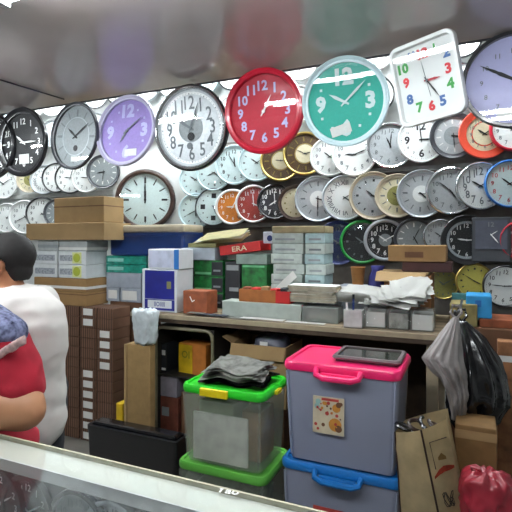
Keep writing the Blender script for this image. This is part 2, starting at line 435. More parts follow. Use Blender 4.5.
for n, (x, z) in pos12.items():
    c = 'b' if n == 11 else cols[n % 12]
    s = .034 if n not in (1, 11) else .024
    o = link('numeral', textme(str(n), s, NUMC[c], .05), q, (x*hw, -.017, z*hh_))
o = hand(.36, .03, .08, 0, PI/2-3.1*PI/6, REDH); h = link('hour_hand', o, q, (0, -.019, 0)); h.scale = (hw*1.1, .3, hw*1.1)
o = hand(.6, .02, .1, 0, PI/2-25.5*PI/30, INKK); h = link('minute_hand', o, q, (0, -.022, 0)); h.scale = (hw*1.05, .3, hw*1.05)
o = hand(.6, .006, .5, 0, PI/2-59*PI/30, INKG); h = link('second_hand', o, q, (0, -.025, 0)); h.scale = (hw, .3, hw)
bm = bmesh.new(); a = rsq(bm, hw*.885, hh_*.885, .016, -.030); bm.faces.new(a); link('glass', fin(bm, GLASS), q)
bm = bmesh.new(); tube(bm, [(0, .0, hh_*.8), (.01, .02, hh_*1.0), (.01, .10, SZ-p.z+.01)], .002, 6); link('hanger_wire', fin(bm, BLK, True), q)
# ================================================================ WALL CLOCKS
WY = 3.355
st = {
 'white': dict(rim=WHITE, dial=DIALW, num=('arab', INKG)),
 'pale': dict(rim=ICE, dial=DIALP, num=('short', INKG)),
 'palearab': dict(rim=ICE, dial=DIALP, num=('arab', INKK), hand=INKK),
 'roman': dict(rim=SILV, dial=DIALW, num=('roman', INKG)),
 'silver': dict(rim=SILV, w=.15, kind='deep', dial=DIALS, num=('bars', INKG), centre=(.35, DIALW)),
 'silver2': dict(rim=CHROME, w=.12, dial=DIALS, num=('arab', INKG)),
 'chrome': dict(rim=CHROME, w=.09, dial=DIALW, num=('tall', INKG)),
 'whitebig': dict(rim=WHITE, w=.07, dial=DIALW, num=('big4', INKK), hand=INKK),
 'blackrim': dict(rim=BLK, w=.09, dial=DIALW, num=('arab', INKK)),
 'goldk': dict(rim=GOLD, w=.12, dial=BRONZE, num=('bars', INKGOLD), centre=(.42, DIALC), ring=(.43, .47, GOLD), hand=INKK, hs=.7),
 'goldo': dict(rim=BEIGE, w=.16, kind='deep', dial=DIALC, num=('bars', INKG), centre=(.45, mat('olive_dial_centre', '8d8a4a', .6)), hs=.7),
 'squares': dict(rim=DGREY, w=.06, dial=DIALP, num=('squares', INKK), hand=INKG),
 'orange': dict(rim=WHITE, w=.14, dial=DIALO, num=('arab', INKW), hand=INKW),
 'brick': dict(rim=WHITE, w=.12, dial=DIALR, num=('arab', INKW), hand=INKW),
 'black': dict(rim=BLK, w=.12, dial=DIALK, num=('bold', INKW), hand=INKW),
 'brown': dict(rim=BROWN, w=.2, kind='deep', dial=DIALC, num=('short', INKGOLD), hand=INKK, track=False),
 'beige': dict(rim=BEIGE, w=.15, kind='deep', dial=DIALS, num=('short', INKK), hand=INKK),
 'coral': dict(rim=ORRED, w=.30, kind='deep', dial=DIALC, num=('arab', INKG), ring=(.45, .5, ORRED)),
 'redrim': dict(rim=REDP, w=.14, dial=DIALW, num=('arab', INKG)),
 'bluerim': dict(rim=BLUEP, w=.09, dial=DIALP, num=('arab', REDH)),
 'navy': dict(rim=NAVY, w=.16, kind='deep', dial=mat('navy_dial', '2a3566', .6), num=('arab', INKG), hand=INKG),
 'greenk': dict(rim=GREENP, w=.13, dial=DIALK, num=('short', INKG), hand=INKG),
 'whitek': dict(rim=SILV, w=.16, dial=DIALK, num=('bold', INKW), hand=INKW, centre=(.3, DIALG)),
 'dkgrey': dict(rim=DGREY, w=.15, kind='deep', dial=DIALG, num=('bars', INKW), hand=INKK),
 'blacksil': dict(rim=BLK, w=.22, kind='deep', dial=DIALK, num=('arab', INKW), ring=(.66, .76, SILV), hand=INKW),
 'yellow': dict(rim=GOLD, w=.1, dial=DIALY, num=('short', INKK), hand=INKK),
 'olive': dict(rim=GOLD, w=.1, dial=mat('olive_dial', 'a3a05a', .7), num=('short', INKG), hand=INKG),
 'redk': dict(rim=REDP, w=.12, dial=REDD, num=('arab', INKW), hand=INKW),
 'quarter': dict(rim=DGREY, w=.2, kind='deep', dial=DIALS, num=('bars', INKW), centre=(.4, DIALG)),
}
rows = [
 ('clocks in the upper middle row on the back wall', [
 (196,180,17,'pale','pale round clock lowest beside the pillar, under the chrome hanging clock',(10,10,5)),
 (214,173,18,'pale','pale blue-white round clock second from the pillar under the chrome hanging clock',(8,20,5)),
 (235,165,20,'palearab','white round clock with black hands between the chrome and red hanging clocks',(11,55,5)),
 (257,163,19,'pale','pale clock half hidden under the red hanging clock',(10,10,5)),
 (281,161,21,'goldk','gold rimmed brown clock with cream centre, directly below the red clock',(9,15,5)),
 (305,154,22,'goldk','gold rimmed brown clock with cream centre, tucked left below the teal clock',(2,50,5)),
 (330,157,20,'white','plain white clock below the teal hanging clock, the left one',(10,10,5)),
 (354,155,22,'white','plain white clock below the teal hanging clock, the larger right one',(9,12,5)),
 (390,146,23,'silver2','silver white clock right below the teal clock beside the square-numeral clock',(11,0,5)),
 (421,140,23,'whitebig','white clock with large black 9 and 6 below the coloured-numeral square clock',(2,59,5)),
 (453,136,23,'quarter','silver clock with a dark wedge dial left of the coral clock',(3,30,5)),
 (484,134,25,'coral','coral red dish-shaped clock with a small cream centre',(10,10,5)),
 (512,130,22,'redrim','white clock with a red rim at the right edge beside the coral clock',(10,10,5)),
 ]),
 ('clocks in the middle row on the back wall', [
 (196,211,18,'pale','pale clock nearest the pillar in the middle row',(5,40,5)),
 (214,207,19,'squares','white clock marked with black squares beside the orange clock',(5,20,5)),
 (233,207,18,'orange','orange dial clock with a white rim',(9,5,5)),
 (254,204,19,'brick','brick red dial clock with a white rim beside the orange clock',(4,0,5)),
 (275,202,18,'black','black clock with white numerals beside the brick red clock',(8,0,5)),
 (296,203,18,'brown','dark brown framed clock with cream dial beside the black numeral clock',(6,0,5)),
 (318,199,23,'silver','matte silver clock with a wide rim beside the brown framed cream clock',(3,30,5)),
 (345,198,23,'roman','white dial clock with a bright rim between two silver wide-rimmed clocks',(4,10,5)),
 (373,196,24,'beige','silver beige clock with dot markers below the white clocks under the teal clock',(10,15,5)),
 (397,196,22,'goldo','beige clock with an olive gold centre',(10,10,5)),
 (421,194,24,'silver','blue-grey silver clock with wide rim right of the olive centred clock',(4,15,5)),
 (450,191,24,'silver2','silver grey clock with numerals in the right half of the middle row',(4,52,5)),
 (480,186,24,'chrome','chrome rimmed white clock with tall numerals next to the blue rimmed clock',(10,10,5)),
 (509,184,24,'bluerim','blue rimmed white clock at the right edge',(10,10,5)),
 ]),
 ('clocks in the lower row on the back wall', [
 (338,243,22,'navy','navy blue clock half hidden behind the green rimmed clock',(10,10,5)),
 (362,242,22,'greenk','green rimmed clock with a black dial',(10,10,5)),
 (385,240,21,'whitek','silver rimmed black dial clock with white numerals beside the green clock',(10,10,5)),
 (414,238,20,'dkgrey','dark grey rimmed clock just above the right-hand cartons',(5,5,5)),
 (440,236,17,'silver2','small grey clock behind the cartons left of the black and silver clock',(10,10,5)),
 (466,240,25,'blacksil','black clock with a silver inner ring above the yellow clock',(9,15,5)),
 (521,240,20,'redk','red clock at the right edge beside the dark square clock',(9,16,5)),
 ]),
 ('clocks in the lowest row on the back wall', [
 (443,284,15,'olive','small olive yellow clock right beside the cartons',(10,10,5)),
 (474,281,18,'yellow','yellow dial clock with a gold rim above the blue box',(3,50,5)),
 (504,286,21,'blackrim','white dial clock with a black rim beside the blue box',(2,45,5)),
 ]),
 ('small clocks in the upper left row', [
 (4,184,15,'white','white clock at the left edge below the black hanging clocks',(10,10,5)),
 (30,180,13,'goldo','small cream clock below the black sticker clock',(10,10,5)),
 (45,180,15,'roman','silver rimmed roman clock below the gap between black and silver hanging clocks',(10,10,5)),
 (57,178,15,'blackrim','white clock with dark rim, left one of two below the silver hanging clock',(4,10,5)),
 (71,178,16,'blackrim','white clock with dark rim, right one of two below the silver hanging clock',(9,2,5)),
 (87,178,15,'white','plain white clock below the silver hanging clock',(9,15,5)),
 (104,172,17,'dkgrey','grey clock with a dark rim just below the purple clock',(8,30,5)),
 ]),
 ('small clocks in the lower left row', [
 (8,218,15,'white','white clock above the head of the man in the white shirt',(1,20,5)),
 (26,217,17,'white','white rimmed clock just left of the dark rimmed one above the flat carton',(4,40,5)),
 (43,214,17,'blackrim','dark rimmed white clock above the left end of the flat carton',(4,10,5)),
 (58,213,14,'dkgrey','dark clock peeking out beside the upper carton',(4,10,5)),
 ]),
]
YAW = .24
for g, row in rows:
    for px, py, r, s, lab, tm in row:
        y = WY
        D = depth(px, y)
        p = at(px, py, y)
        sy = st[s]
        yaw = YAW if not g.startswith('small') else .36
        if s in ('redk',): yaw = .05
        clock('wall_clock', lab, p, r*D/F, sy, yaw, random.uniform(-.06, .05), random.uniform(-.1, .1), tm, g)
# overexposed rows high on the wall
styl = ['white', 'blackrim', 'roman', 'white', 'pale', 'chrome', 'silver2', 'white', 'palearab', 'blackrim']
def seg_desc(px):
    for lim, d in ((60, 'between the black and silver hanging clocks'), (100, 'left of the purple hanging clock'), (160, 'between the purple and chrome hanging clocks'), (232, 'between the chrome and red hanging clocks'), (300, 'between the red and teal hanging clocks'), (392, 'between teal and square clocks'), (600, 'between square and lavender clocks')):
        if px < lim: return d
for r_i, (z, rn) in enumerate(((2.50, 'second row from top'), (2.80, 'topmost row'))):
    x = -4.15
    k = 0
    while x < .45:
        dX = (x*CT+WY*ST)/(-x*ST+WY*CT); px = 256+F*dX; D = depth(px, WY); 
        if not (PX0-.17 < x < PX1-.02 and False):
            s = styl[(k*3+r_i*4) % len(styl)]
            clock('wall_clock', 'brightly lit %s clock, %s, %s' % ({'blackrim': 'black rimmed', 'roman': 'roman numeral', 'chrome': 'chrome rimmed', 'palearab': 'pale numbered', 'silver2': 'silver'}.get(s, s), rn, seg_desc(px)), (x, WY if not (PX0-.17 < x < PX1+.17) else WY-.03, z), .135, st[s], YAW, random.uniform(-.05, .05), random.uniform(-.1, .1), (random.randint(1, 12), random.randint(0, 59), 10), 'overexposed clocks high on the back wall')
        x += .272; k += 1
# dark square clock in the lower row
p = at(491, 238, 3.36); D = depth(491, 3.36)
q = thing('square_wall_clock', 'dark grey square clock between the black silver-ring clock and the red clock', 'clock', p)
link('frame', boxme(-.11, .11, -.03, 0, -.15, .13, DGREY, .006), q)
link('dial', boxme(-.09, .09, -.034, -.03, -.07, .11, mat('slate_dial', '4b4f5c', .6)), q)
link('numerals', textme('12', .03, INKG, .02), q, (0, -.036, .085))
for L_, a in ((.05, .6), (.075, -.9)):
    o = hand(.9, .05, .1, 0, a, INKW); h = link('minute_hand' if L_ > .06 else 'hour_hand', o, q, (0, -.038 if L_ > .06 else -.042, .02)); h.scale = (L_, .2, L_)
# roman clock on the pillar
p = at(146, 200, 3.31)
clock('wall_clock', 'brown framed round clock with block markers on the pale pillar above the blue tub', p, 30*depth(144, 3.34)/F, dict(rim=BROWN, w=.155, kind='round', dial=DIALP, num=('bars', INKK), hand=INKK, hs=1.1), .36, .0, 0, (12, 0, 30), None)
# ================================================================ BACK COUNTER (wooden table)
T = 1.02
WOODT = mat('worn_table_wood', '8a7a62', .55, stripes=('Y', 3), col2='6c5d49')
WOODE = mat('pale_table_edge', 'a3967c', .6, var=.1)
DWOOD = mat('dark_table_wood', '4a3a2b', .7, var=.15)
TX0, TX1, TY0, TY1 = -2.09, xw(444, 2.6), 2.6, 3.3
tb = thing('wooden_table', 'long worn wooden counter table across the middle of the shop, piled with boxes and papers', 'table', ((TX0+TX1)/2, TY0, 0))
cx = -(TX0+TX1)/2
link('tabletop', boxme(TX0+cx, TX1+cx, 0, TY1-TY0, T-.028, T, WOODT, .003), tb)
link('edge_strip', boxme(TX0+cx, TX1+cx, -.004, .02, T-.055, T-.0281, DWOOD), tb)
link('front_edge', boxme(TX0+cx, TX1+cx, -.01, .0, T-.03, T-.002, WOODE), tb)
for lx in (xw(436, 2.6)-.02, TX0+.04):
    for ly in (.03, TY1-TY0-.07):
        link('leg', boxme(lx+cx-.03, lx+cx+.03, ly, ly+.05, 0, T-.0285, WOODE, .003), tb)
link('back_panel', boxme(TX0+.08+cx, TX1-.08+cx, TY1-TY0-.02, TY1-TY0-.005, .2, T-.03, DWOOD), tb)
# ================================================================ BOX MAKER
def carton(name, label, px0, px1, yf, d, zb, zt, m, group=None, cat='box', rot=0, tape=None, lid=None, slots=(), xs=None, roll=0):
    x0, x1 = xs if xs else (xw(px0, yf), xw(px1, yf))
    w = x1-x0
    t = thing(name, label, cat, ((x0+x1)/2, yf+d/2, zb+.0008), (0, roll, rot), group)
    h = zt-zb-.0016
    link('body', boxme(-w/2, w/2, -d/2, d/2, 0, h, m, min(.006, h*.12)), t)
    if tape: 
        link('tape', boxme(-w/2-.0006, w/2+.0006, -d/2-.0012, -d/2-.0002, h*tape[0], h*tape[1], tape[2]), t)
        link('tape', boxme(w/2+.0002, w/2+.0012, -d/2-.0006, d/2+.0006, h*tape[0], h*tape[1], tape[2]), t)
    if lid:
        link('lid', boxme(-w/2-.002, w/2+.002, -d/2-.002, d/2+.002, h-lid[0], h+.0005, lid[1], .002), t)
    return t, w, h, d
def front_label(b, name, u0, u1, v0, v1, m, text=None, tm=None, ts=.6, sx=1):
    t, w, h, d = b; q = .0007*len(t.children)
    x0, x1, z0, z1 = -w/2+w*u0, -w/2+w*u1, h*v0, h*v1
    o = link(name, boxme(x0, x1, -d/2-.0016-q, -d/2-.0003, z0, z1, m), t)
    if text:
        l = link('lettering', textme(text, (z1-z0)*ts, tm, .01, sx), o, ((x0+x1)/2, -d/2-.0022-q, (z0+z1)/2))
    return o
# ================================================================ LEFT STACK of slim brown cartons
ORD = ['topmost', 'second from the top', 'third from the top', 'fourth from the top', 'fifth from the top', 'sixth from the top', 'seventh from the top', 'eighth from the top', 'ninth from the top', 'tenth from the top', 'eleventh from the top', 'twelfth from the top', 'lowest']
colx = [(29, 45, 'column furthest behind the man'), (45.5, 61.5, 'column half behind the white shirt'), (62.5, 79, 'column touching the white shirt'), (80, 95.5, 'column with most white labels'), (96.5, 112.5, 'rightmost column')]
lab2 = {3: (0, 1, 6, 7, 8, 9, 10, 11, 12), 4: (2, 3, 4, 5)}
N = 13; ph = 1.0/N
proto = {}
for ci, (a, b, cd) in enumerate(colx):
    x0, x1 = xw(a, 2.75), xw(b, 2.75)
    for i in range(N):
        lb = i in lab2.get(ci, ())
        zb = 1.0-(i+1)*ph
        lab = 'slim brown carton%s, %s, %s' % (', white end label' if lb else '', ORD[i], cd)
        key = (ci, lb)
        if key not in proto:
            t, w, h, d = carton('brown_carton', lab, 0, 0, 2.75, .2, zb, zb+ph, SLAT, 'brown cartons stacked on the floor', xs=(x0+.001, x1-.001))
            if lb: front_label((t, w, h, d), 'end_label', .22, .82, .2, .85, TAPE)
            proto[key] = t
        else:
            s0 = proto[key]; t = s0.copy(); C.objects.link(t); t.location = (s0.location.x, s0.location.y, zb+.0008); t['label'] = lab
            for ch in list(s0.children): c = ch.copy(); C.objects.link(c); c.parent = t
# boxes on the brown stack
carton('brown_carton', 'long brown carton lying directly on the slim carton stack', 34, 86, 2.75, .24, 1.0, 1.105, KRAFT, tape=(.8, .86, KRAFTD))
carton('brown_carton', 'long brown carton with a white band, directly under the white logo boxes', 34, 86, 2.75, .24, 1.105, 1.208, KRAFT, tape=(.22, .42, TAPE))
LOGOG = mat('lime_logo', 'a9b53c', .6, var=.05); WBOX = mat('white_box_board', 'd3d8da', .6, var=.05)
gi = 0
for zi, (z0, z1) in enumerate(((1.208, 1.313), (1.313, 1.415))):
    for (a, b, dd) in ((34, 57, 'left'), (58.5, 86, 'right')):
        rown = ('lower', 'upper')[zi]
        bx_ = carton('white_box', 'white printed box%s, %s of the %s pair on the brown cartons' % (' with lime round logo' if dd == 'right' else '', dd, rown), a, b, 2.76, .23, z0, z1, WBOX, 'white printed boxes')
        front_label(bx_, 'printed_band', .06, .52 if dd == 'right' else .9, .25, .7, mat('grey_print', 'aab0b8', .6, var=.3, scale=60))
        if dd == 'right':
            t, w, h, d = bx_
            front_label(bx_, 'logo_panel', .52, .84, .08, .92, mat('pale_yellow_print', 'd7dc9a', .6))
            o = link('round_logo', lathe([(0, -d/2-.0052), (h*.33, -d/2-.0052), (h*.33, -d/2-.001), (0, -d/2-.001)], LOGOG, seg=24, smooth=False), t, (w*.18, 0, h*.5))
carton('grey_box', 'pale grey box on top of the white logo boxes, left one', 38, 58, 2.76, .23, 1.415, 1.498, mat('grey_box_board', 'a9afae', .6, var=.1), tape=(.3, .6, DIALG))
carton('grey_box', 'pale grey box on top of the white logo boxes, right one', 59, 87, 2.76, .23, 1.415, 1.498, mat('grey_box_board', 'a9afae'), tape=(.1, .35, TAPE))
b = carton('flat_carton', 'wide flat tan carton on top of the white and grey boxes', 26, 104, 2.72, .3, 1.499, 1.63, KRAFTL)
b = carton('brown_carton', 'plain brown carton, topmost on the left stack under the clocks', 54, 104, 2.76, .22, 1.6305, 1.825, KRAFTL, tape=(.62, .66, KRAFTD))
# boxes between the stack and the table
carton('tall_carton', 'tall brown carton standing on the floor between stack and table', 110, 144, 2.98, .22, 0, 1.02, KRAFTD)
GB = mat('grey_blue_box_board', '9fa8b4', .6, var=.08)
b = carton('grey_box', 'long grey box above the two small grey boxes, left of the blue pack', 106, 141, 2.97, .24, 1.13, 1.245, GB)
b = carton('grey_box', 'small grey box, left one of the pair left of the blue pack', 106, 119, 2.97, .24, 1.02, 1.13, GB); front_label(b, 'end_label', .2, .85, .2, .8, TAPE)
b = carton('grey_box', 'small grey box, right one of the pair left of the blue pack', 120.5, 141, 2.97, .24, 1.02, 1.13, GB); front_label(b, 'end_label', .1, .8, .15, .8, TAPE)
TEALP = mat('teal_wrapped_pack', '1f9a86', .35, var=.25, coat=.3, scale=30)
for k, (z0, z1) in enumerate(((1.245, 1.312), (1.312, 1.378))):
    b = carton('teal_pack', 'teal wrapped pack, %s of two under the blue tub' % ('lower', 'upper')[k], 106, 146, 2.97, .24, z0, z1, TEALP, 'teal packs')
    front_label(b, 'pale_band', .05, .45, .3, .7, mat('pale_teal_print', '8fd0c4', .5))
# blue tub with beige lid
x0, x1 = xw(108, 2.93), xw(184, 2.93)
t = thing('blue_tub', 'dark blue plastic tub with a beige lid on top of the teal packs', 'container', ((x0+x1)/2, 3.07, 1.379))
w = x1-x0
TUBB = mat('tub_blue_plastic', '16346f', .35, var=.06, coat=.2)
link('body', boxme(-w/2+.01, w/2-.01, -.13, .13, 0, .175, TUBB, .02), t)
link('rim', boxme(-w/2+.004, w/2-.004, -.136, .136, .15, .178, TUBB, .006), t)
link('lid', boxme(-w/2, w/2, -.14, .14, .178, .235, BEIGE, .018), t)
carton('grey_box', 'hidden grey box standing under the right half of the blue tub', 148, 180, 3.0, .2, 1.021, 1.378, GB)
# big blue and white pack
b = carton('blue_pack', 'large dark blue pack with white frame and bold white lettering on the table', 142, 177, 2.66, .2, T, 1.305, mat('pack_white_board', 'd2d6da', .5, var=.03))
BLU = mat('pack_blue_print', '23298c', .4, var=.15, scale=6)
o = front_label(b, 'blue_panel', .09, .93, .30, .97, BLU)
front_label(b, 'small_mark', .72, .84, .55, .72, mat('pack_gold_print', '8c8a5a', .5))
front_label(b, 'lower_panel', .09, .93, .04, .29, BLU)
front_label(b, 'word_band', .18, .86, .09, .27, mat('pack_white_board', 'd2d6da'), 'IIOIIIII', BLU, .62, .8)
b = carton('white_box', 'white box with a blue right end on top of the large blue pack', 148, 179, 2.67, .18, 1.305, 1.44, mat('pack_white_board', 'd2d6da'))
front_label(b, 'pale_panel', .04, .84, .08, .92, mat('pale_lilac_print', 'c5cbe0', .5)); front_label(b, 'blue_end', .85, .998, .01, .99, BLUEP)
# ================================================================ TABLE GOODS
ORB = mat('reddish_brown_carton', '96502f', .7, var=.2)
b = carton('brown_carton', 'small reddish brown carton with a white arrow mark, at the left front of the table', 183, 207, 2.66, .14, T, 1.172, ORB)
bm = bmesh.new(); put_text(bm, 'L', 0, 0, 0, .04, .5, .02); me = bpy.data.meshes.new('m'); bm.to_mesh(me); bm.free(); me.materials.append(INKW)
link('white_mark', me, b[0], (-.02, -.0712, .1))
GRNB = mat('green_box_print', '1c7f38', .5, var=.35, scale=22)
DKB = mat('dark_book_cover', '23272c', .5, var=.1)
for k in range(3):
    a = 184+k*3.1
    carton('dark_book', 'dark upright book, %s of three left of the green boxes' % ('left', 'middle', 'right')[k], a, a+2.9, 2.96, .2, T, 1.355, DKB, 'dark upright books', cat='book')
for k in range(3):
    z0 = T+k*.112
    b = carton('green_box', 'green printed box, %s of three stacked beside the dark books' % ('lowest', 'middle', 'topmost')[k], 194, 223, 2.96, .2, z0, z0+.112, GRNB, 'green printed boxes')
    front_label(b, 'black_band', .62, .99, .05, .9, DKB); front_label(b, 'white_print', .68, .92, .3, .42, DIALG); front_label(b, 'light_band', .05, .6, .1, .25, mat('pale_green_print', '6fc48a', .5))
b = carton('dark_box', 'dark box with white printing between the two green stacks', 225, 240, 2.96, .2, T, 1.35, DKB)
front_label(b, 'white_print', .1, .9, .82, .93, DIALG); front_label(b, 'white_print', .3, .9, .38, .46, DIALG)
for k in range(2):
    z0 = T+k*.157
    b = carton('green_box', 'green printed box right of the dark box, %s of two' % ('lower', 'upper')[k], 241.5, 267, 2.96, .2, z0, z0+.157, GRNB, 'green printed boxes')
    front_label(b, 'light_band', .05, .9, .88, .97, mat('pale_green_print', '6fc48a', .5))
carton('grey_green_box', 'grey green box under the right end of the red box', 236, 267, 2.955, .2, 1.3345, 1.405, mat('grey_green_board', '8fa39a', .6))
b = carton('pale_grey_box', 'pale blue-grey flat box left of the red box, above the green boxes', 180.5, 215, 2.94, .2, 1.3565, 1.445, mat('pale_blue_grey_board', 'aebac6', .6, var=.08))
front_label(b, 'grey_print', .15, .3, .1, .9, GB)
# red box lying aslant
p = at(239.5, 246.5, 2.94)
REDB = mat('red_box_print', 'c0201f', .5, var=.05)
t = thing('red_box', 'long red box with cream letters lying slanted above the green boxes', 'box', (p.x, p.y+.09, 1.443), (0, -.125, 0))
link('body', boxme(-.155, .155, -.09, .09, -.033, .033, REDB, .003), t)
link('lettering', textme('ERA', .036, mat('pack_cream_print', 'e5d9b4', .5), .02, 1.3), t, (.0, -.0925, 0))
def sheet(name, label, cat, w, d, loc, rot, m, amp=.006, n=10, th=.0015, seed=0, group=None, lift=0, fr=6, edge=0):
    bm = bmesh.new()
    g = [[None]*(n+1) for _ in range(n+1)]
    for i in range(n+1):
        for j in range(n+1):
            x = -w/2+w*i/n; y = -d/2+d*j/n
            z = amp*(noise.noise(Vector((x*fr+seed, y*fr, seed*1.7)))+.6) + lift*(i/n)**2
            e = edge*noise.noise(Vector((i*.9+seed, j*.9, 3)))
            g[i][j] = bm.verts.new((x+e, y+e*.7, z))
    for i in range(n):
        for j in range(n): bm.faces.new((g[i][j], g[i+1][j], g[i+1][j+1], g[i][j+1]))
    bmesh.ops.solidify(bm, geom=bm.faces[:], thickness=th)
    o = link(name, fin(bm, m, True), None, loc); o.rotation_euler = rot
    return tag(o, label, cat, group)
# papers lying on top of pale box / red box
p = at(222, 240, 3.02)
for k in range(4):
    sheet('cream_paper', 'loose pale sheet, %s of the thin pile above the red box' % ORD[3-k], 'paper', .42-.03*k, .17, (p.x-.03+.02*k, 3.05-.02*k, 1.50+.012*k), (.34, -.05-.02*k, .04*k-.05), CREAM if k != 2 else PAPER, .008, 8, .0015, k, 'cream sheets on the boxes', fr=5)
carton('grey_green_box', 'flat dull box lying under the cream sheets', 188, 216, 2.95, .18, 1.4455, 1.478, mat('khaki_board', '93905f', .6))
b = carton('white_box', 'small white box with a dark blue spot right of the red box', 258, 270, 2.90, .1, 1.405, 1.485, mat('lilac_white_board', 'c9cbd8', .6), xs=(xw(260, 2.9), xw(270.5, 2.9)))
b[0].location.y = 3.0; b[0].location.z = 1.4765+.0
link('round_spot', lathe([(0, -b[3]/2-.003), (.02, -b[3]/2-.003), (.02, -b[3]/2), (0, -b[3]/2)], NAVY, seg=18, smooth=False), b[0], (.012, 0, .035))
# stack of thin pale boxes
PBX = mat('pale_thin_box', 'b6c2bc', .6, var=.12, scale=20); PBX2 = mat('pale_thin_box_aqua', 'a9c4c6', .6, var=.12, scale=20)
x0, x1, x2 = xw(272, 2.88), xw(304, 2.88), xw(325, 2.88)
hh = .0655
for k in range(8):
    z0 = T+k*hh; j = random.uniform(-.006, .006)
    n_ = ORD[7-k] if k else 'lowest'
    b = carton('thin_box', 'thin pale box, %s, left column of the pale table stack' % n_, 0, 0, 2.88+j, .2, z0, z0+hh, PBX, 'thin pale boxes stacked on the table', xs=(x0+j, x1+j-.007))
    front_label(b, 'printed_line', .1, .75, .3, .5, DIALG)
    b = carton('thin_box', 'thin pale box, %s, right column of the pale table stack' % n_, 0, 0, 2.88-j, .2, z0, z0+hh, PBX2 if k % 2 else PBX, 'thin pale boxes stacked on the table', xs=(x1+.007+j, x2+j))
    front_label(b, 'printed_line', .2, .8, .3, .5, INKG if k % 3 == 0 else DIALG)
carton('cream_flat_box', 'flat cream box on top of the pale stack', 272, 325, 2.88, .2, T+8*hh, T+8*hh+.045, mat('khaki_cream_board', 'ada27c', .7, var=.12))
# front row on the table
b = carton('long_pale_box', 'long pale grey-green box lying along the table front under the brown tray', 222, 301, 2.68, .13, T, 1.118, mat('pale_green_grey_board', 'a9b4ac', .5, var=.08))
b = carton('clear_box', 'clear plastic box beside the pen cup at the table front', 302, 338, 2.68, .13, T, 1.112, see('clear_plastic', 'b9c2bd', .55, .15))
link('paper_inside', boxme(-.07, .07, -.05, .05, .005, .06, GPAPER), b[0])
# open brown tray with red end
x0, x1 = xw(239, 2.69), xw(289, 2.69); w = x1-x0
t = thing('cardboard_tray', 'open orange-brown tray with a red right end, full of small packets', 'tray', ((x0+x1)/2, 2.745, 1.1185))
TRO = mat('orange_brown_board', 'a8652f', .7, var=.12)
bm = bmesh.new(); abox(bm, -w/2, w*.24, -.055, -.05, 0, .075); abox(bm, -w/2, w/2, .05, .055, 0, .075); abox(bm, -w/2, -w/2+.005, -.05, .05, 0, .075); abox(bm, -w/2+.005, w/2, -.05, .05, 0, .005)
link('tray_body', fin(bm, TRO), t)
bm = bmesh.new(); abox(bm, w*.24, w/2, -.056, -.05, .0, .072); abox(bm, w/2, w/2+.004, -.056, .055, 0, .072); o = link('red_end', fin(bm, REDB), t); o['label'] = 'red end panel'
for k in range(5):
    b = carton('small_packet', 'small reddish packet in the brown tray, %s from the left' % ('first', 'second', 'third', 'fourth', 'fifth')[k], 0, 0, 2.715, .05, 1.124, 1.19+.025*random.random(), [ORB, REDB, KRAFTL, REDB, DKB][k], 'packets in the brown tray', xs=(x0+.012+k*w*.19, x0+.012+k*w*.19+w*.15), rot=random.uniform(-.1, .1), cat='packet')
# magazines and papers behind the clear box
x0, x1 = xw(294, 2.84), xw(344, 2.84)
carton('grey_box', 'grey box hidden under the magazines in the middle of the table', 0, 0, 2.83, .04, T, 1.13, GB, xs=(x0, x1-.02))
for k in range(6):
    z0 = 1.1315+k*.0165
    w = x1-x0
    t = thing('magazine', 'magazine in the messy pile in front of the pale stack, %s' % (['lowest', 'second from the bottom', 'third from the bottom', 'fourth from the bottom', 'fifth from the bottom', 'topmost'][k]), 'magazine', ((x0+x1)/2+random.uniform(-.015, .015), 2.775, z0), (0, 0, random.uniform(-.12, .12)), 'magazines')
    link('pages', boxme(-w*.46, w*.46, -.068, .068, 0, .0155, mat('magazine_pages', 'a9a693', .7, var=.2)), t)
    link('cover', boxme(-w*.465, w*.465, -.070, .070, .0156, .0162, [GPAPER, KRAFTL, PAPER][k % 3]), t)
sheet('leaflet', 'white leaflet leaning up between the brown tray and the pale stack', 'paper', .17, .055, at(286, 283, 2.82), (1.15, -.75, 0), PAPER, .01, 8, .0015, 3)
for k, (px, w) in enumerate(((232, .34), (262, .28), (212, .22), (196, .12))):
    sheet('flat_paper', ('grey printed sheet on the table front edge below the long pale box', 'white sheet on the table front edge below the long pale box', 'slate blue cover on the table front edge beside the reddish carton', 'short grey sheet on the table front edge before the reddish carton')[k], 'paper', w, .06, (xw(px, 2.63), 2.635, T+.0035+k*.004), (0, 0, .05*(k-1)), [GPAPER, PAPER, mat('slate_cover', '565f6b', .6), GPAPER][k], .002, 6, .0015, k, 'papers on the front edge')
sheet('flat_paper', 'white sheet on the table edge in front of the clear box', 'paper', .24, .05, (xw(305, 2.63), 2.634, T+.004), (0, 0, .0), PAPER, .002, 6, .0015, 9)
# pen cup
p = at(353, 323, 2.615)
t = thing('pen_cup', 'square white plastic cup holding a dark blue pen, on the table edge', 'cup', (p.x, 2.637, T+.001))
bm = bmesh.new(); s = .05
for (a, b_, c, d_) in ((-s, s, -.03, -.027), (-s, s, .027, .03), (-s, -s+.003, -.027, .027), (s-.003, s, -.027, .027)): abox(bm, a, b_, c, d_, 0, .095)
abox(bm, -s, s, -.03, .03, -.0005, .004); link('cup_body', fin(bm, mat('cup_white', 'c9cbc9', .4)), t)
pn = thing('pen', 'dark blue pen standing in the white cup', 'pen', (p.x-.005, 2.637, T+.007), (.06, .03, 0))
bm = bmesh.new(); tube(bm, [(0, 0, 0), (0, 0, .15)], .006, 8); link('barrel', fin(bm, NAVY, True), pn)
bm = bmesh.new(); tube(bm, [(0, 0, .1505), (0, 0, .175)], .0065, 8); link('cap', fin(bm, INKK, True), pn)
pn = thing('marker', 'white marker leaning in the left corner of the white cup', 'pen', (p.x-.036, 2.637, T+.007), (.0, -.03, 0))
